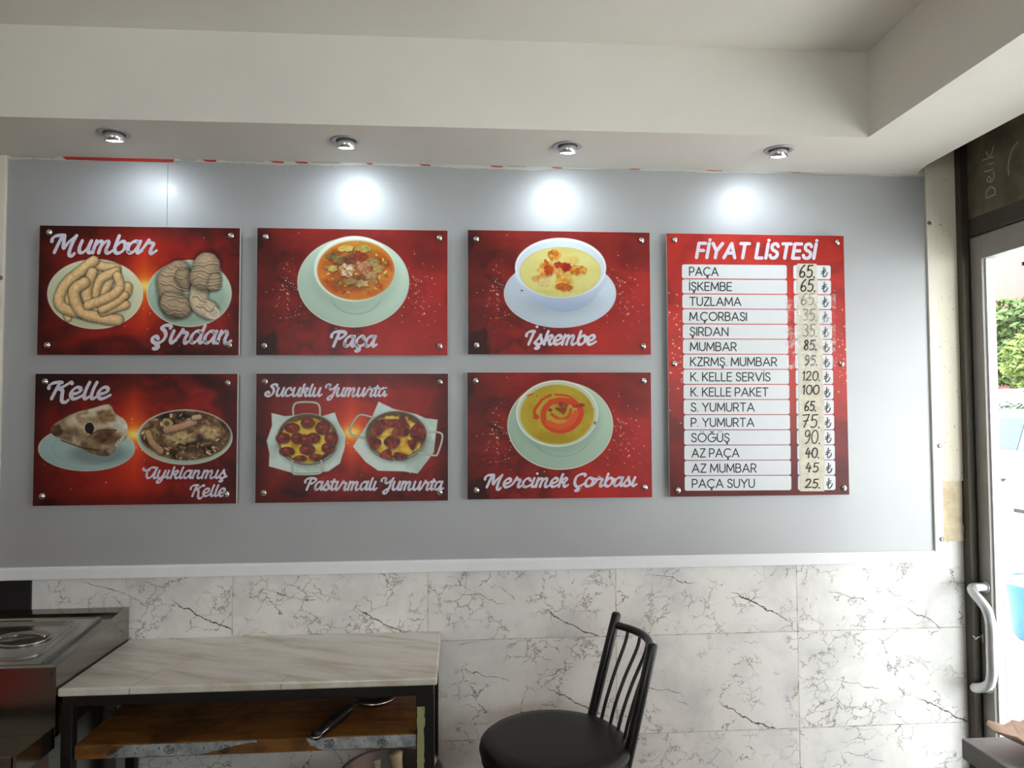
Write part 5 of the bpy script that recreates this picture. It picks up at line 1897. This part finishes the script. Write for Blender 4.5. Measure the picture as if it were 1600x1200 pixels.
for (y0, z0, z1) in ((8.68, 4.15, 5.6), (8.68, 2.49, 3.57), (5.4, 4.15, 5.6), (5.4, 2.49, 3.57), (12.6, 4.15, 5.6), (12.6, 2.49, 3.57)):
    y1 = y0 + 1.65
    mb = MB()
    t = .07
    mb.box(10.45, 10.51, y0, y1, z0, z0 + t)
    mb.box(10.45, 10.51, y0, y1, z1 - t, z1)
    for yy in (y0, y0 + .68, y1 - t):
        mb.box(10.45, 10.51, yy, yy + t, z0, z1)
    w = mb.build('window_frame', M_outwhite, r)
    MB().box(10.48, 10.505, y0 + .02, y1 - .02, z0 + .02, z1 - .02).build('pane', M_pane, w)
tag(MB().box(9.02, 9.13, 1.0, 16, .04, 1.81).build('garden_wall', M_outwhite), 'low white garden wall in front of the pink building', 'wall')


def leafy(name, label, cat, centre, rad, n, size, rgb, seed, trunk=None):
    r = thing(name, (centre[0], centre[1], .04), label, cat)
    rr = random.Random(seed)
    mb = MB()
    for _ in range(n):
        while True:
            d = Vector((rr.uniform(-1, 1), rr.uniform(-1, 1), rr.uniform(-1, 1)))
            if .3 < d.length < 1:
                break
        p = Vector((centre[0] + d.x * rad[0], centre[1] + d.y * rad[1], centre[2] + d.z * rad[2]))
        a = Vector((rr.uniform(-1, 1), rr.uniform(-1, 1), rr.uniform(-1, 1))).normalized()
        b2 = a.orthogonal().normalized()
        s = size * rr.uniform(.6, 1.3)
        mb.add([p - a * s, p + b2 * s * .42, p + a * s, p - b2 * s * .42], [(0, 1, 2, 3)])
    m = Mat(name + '_leaf')
    f = m.noise(m.co(), 2.6, 4, .6)
    c = lin(rgb)
    m.set(color=m.ramp(f, [(.3, tuple(x * .6 for x in c)), (.7, tuple(min(1, x * 1.35) for x in c))]), rough=.6, spec=.2)
    mb.build('foliage', m.m, r, fix=False)
    if trunk:
        MB().tube([(centre[0], centre[1], .04), (centre[0] + .05, centre[1], centre[2] * .5), (centre[0], centre[1] + .06, centre[2])], [trunk, trunk * .8, trunk * .4], 10).build('trunk', simple(name + '_bark', (96, 80, 64), .9), r)


leafy('street_tree', 'large green tree in front of the pink building', 'tree', (9.78, 9.8, 2.67), (.48, 1.5, .78), 5200, .085, (88, 108, 62), 4, .10)
leafy('young_tree', 'small yellow green tree at the right edge of the door glass', 'tree', (8.28, 7.43, 2.15), (.40, .6, .46), 1500, .06, (104, 120, 58), 9, .05)
leafy('hedge', 'dark green hedge behind the parked cars', 'hedge', (8.78, 8.16, .95), (.13, 3.4, .68), 5200, .06, (66, 84, 60), 12)


def car(name, label, x, y, body, seed, flip=1):
    """saloon parked along the street; its nose points to +y when flip is 1"""
    r = thing(name, (x, y, .04), label, 'car')
    W = .86
    prof = [(-2.1, .32), (-2.12, .62), (-2.05, .88), (-1.5, .97), (.75, .97), (1.2, .96), (1.85, .90), (2.08, .74), (2.1, .36), (1.95, .24), (-1.95, .24)]
    mb = MB()
    n = len(prof)
    secs = []
    for u, k in ((-W, .93), (-W * .97, 1.0), (-W * .6, 1.015), (0, 1.02), (W * .6, 1.015), (W * .97, 1.0), (W, .93)):
        secs.append([(x + u, y + flip * a * (.985 if abs(u) == W else 1), .04 + (b_ - .5) * k + .5) for a, b_ in prof])
    vs_ = [p for s in secs for p in s]
    fs_ = []
    for i in range(len(secs) - 1):
        for k in range(n):
            l_ = (k + 1) % n
            fs_.append((i * n + k, i * n + l_, (i + 1) * n + l_, (i + 1) * n + k))
    fs_ += [tuple(range(n - 1, -1, -1)), tuple((len(secs) - 1) * n + k for k in range(n))]
    mb.add(vs_, fs_, 0, False)
    mb.build('body', body, r)
    cab = [(-1.75, .93), (-1.15, 1.36), (-.75, 1.43), (.1, 1.43), (.42, 1.36), (1.12, .92)]
    mb = MB()
    vs_ = []
    for s_ in (-1, 1):
        for a, b_ in cab:
            inw = .80 - (b_ - .93) * .34
            vs_.append((x + s_ * inw, y + flip * a, .04 + b_))
    m_ = len(cab)
    mb.add(vs_, [tuple(range(m_ - 1, -1, -1)), tuple(m_ + k for k in range(m_))] + [(k, (k + 1) % m_, m_ + (k + 1) % m_, m_ + k) for k in range(m_)])
    mb.build('cabin', body, r)
    gl = simple(name + '_glass', (52, 62, 70), .08, var=.1)
    for s_ in (-1, 1):
        for a0, a1, b0, b1 in ((-1.45, -.35, -1.05, -.35), (-.27, .88, -.27, .3)):
            def P(a, z):
                return (x + s_ * (.806 - (z - .93) * .34), y + flip * a, .04 + z)
            mb = MB()
            q = [P(a0, .97), P(a1, .97), P(b1, 1.33), P(b0, 1.33)]
            q2 = [(px_ - s_ * .02, py_, pz_) for px_, py_, pz_ in q]
            mb.hexa([q[0], q[1], q2[1], q2[0], q[3], q[2], q2[2], q2[3]])
            mb.build('side_window', gl, r)
    for nm, (a0, z0), (a1, z1) in (('windscreen', (1.10, .95), (.46, 1.345)), ('rear_window', (-1.74, .95), (-1.19, 1.345))):
        mb = MB()
        e = .012 if nm == 'windscreen' else -.012
        q = []
        for (a, z, hw) in ((a0, z0, .72), (a1, z1, .58)):
            q.append([(x - hw, y + flip * (a + e), .04 + z + .012), (x + hw, y + flip * (a + e), .04 + z + .012)])
        k = [(p[0], p[1] - flip * e * 2, p[2] - .02) for p in (q[0][0], q[0][1], q[1][1], q[1][0])]
        mb.hexa([q[0][0], q[0][1], k[1], k[0], q[1][0], q[1][1], k[2], k[3]])
        mb.build(nm, gl, r)
    ty = simple(name + '_tyre', (24, 24, 25), .8)
    hb = simple(name + '_hub', (170, 172, 176), .3, metal=.8)
    for s_ in (-1, 1):
        for a in (-1.3, 1.28):
            Mr = Matrix.Rotation(math.radians(90 * s_), 3, 'Y')
            o = (x + s_ * (W - .19), y + flip * a, .04 + .30)
            wl = MB().lathe([(.0, .0), (.30, .0), (.30, .19), (.27, .205), (.20, .205), (.20, .20), (.0, .20)], o, 'z', 28, M=Mr).build('wheel', ty, r)
            MB().lathe([(.19, .200), (.17, .212), (.05, .205), (.0, .214)], o, 'z', 24, M=Mr).build('hub', hb, wl)
    lm = simple(name + '_lamp', (220, 222, 224), .15)
    tl = simple(name + '_taillamp', (150, 20, 18), .2)
    for s_ in (-1, 1):
        MB().box(x + s_ * .62 - .16, x + s_ * .62 + .16, y + flip * 2.02 - .05, y + flip * 2.02 + .05, .66, .78, .02).build('headlamp', lm, r)
        MB().box(x + s_ * .62 - .16, x + s_ * .62 + .16, y - flip * 2.05 - .05, y - flip * 2.05 + .05, .72, .86, .02).build('tail_lamp', tl, r)
    mb = MB()
    for s_ in (-1, 1):
        xx = x + s_ * (W + .002)
        mb.box(xx - .008, xx + .008, y - 1.8, y + 1.8, .655, .685)
    mb.box(x - .8, x + .8, y + flip * 2.1 - .02, y + flip * 2.1 + .02, .40, .48)
    mb.build('dark_trim', ty, r)


M_carwhite = simple('white_car_paint', (236, 238, 240), .2, var=.01, coat=.5)
M_carblue = simple('silver_blue_car_paint', (84, 98, 122), .25, metal=.3, var=.02, coat=.5)
car('parked_car', 'white car parked in front of the shop, seen through the door glass', 5.22, 1.30, M_carwhite, 1)
car('parked_car', 'silver blue car parked behind the white one', 7.0, 5.0, M_carblue, 2, -1)

tb = (3.64, 1.915)
r = thing('plastic_tub', (tb[0], tb[1], .04), 'blue plastic tub with a white rim standing on the pavement outside the door', 'tub')
M_blue = simple('blue_plastic', (24, 84, 150), .4, var=.06)
MB().lathe([(.0, .0), (.19, .0), (.215, .03), (.25, .33), (.25, .36), (.24, .36), (.205, .04), (.0, .03)], (tb[0], tb[1], .04), 'z', 40).build('tub_body', M_blue, r)
MB().lathe([(.250, .345), (.268, .350), (.270, .395), (.262, .405), (.245, .405), (.245, .35)], (tb[0], tb[1], .04), 'z', 40).build('rim', M_outwhite, r)
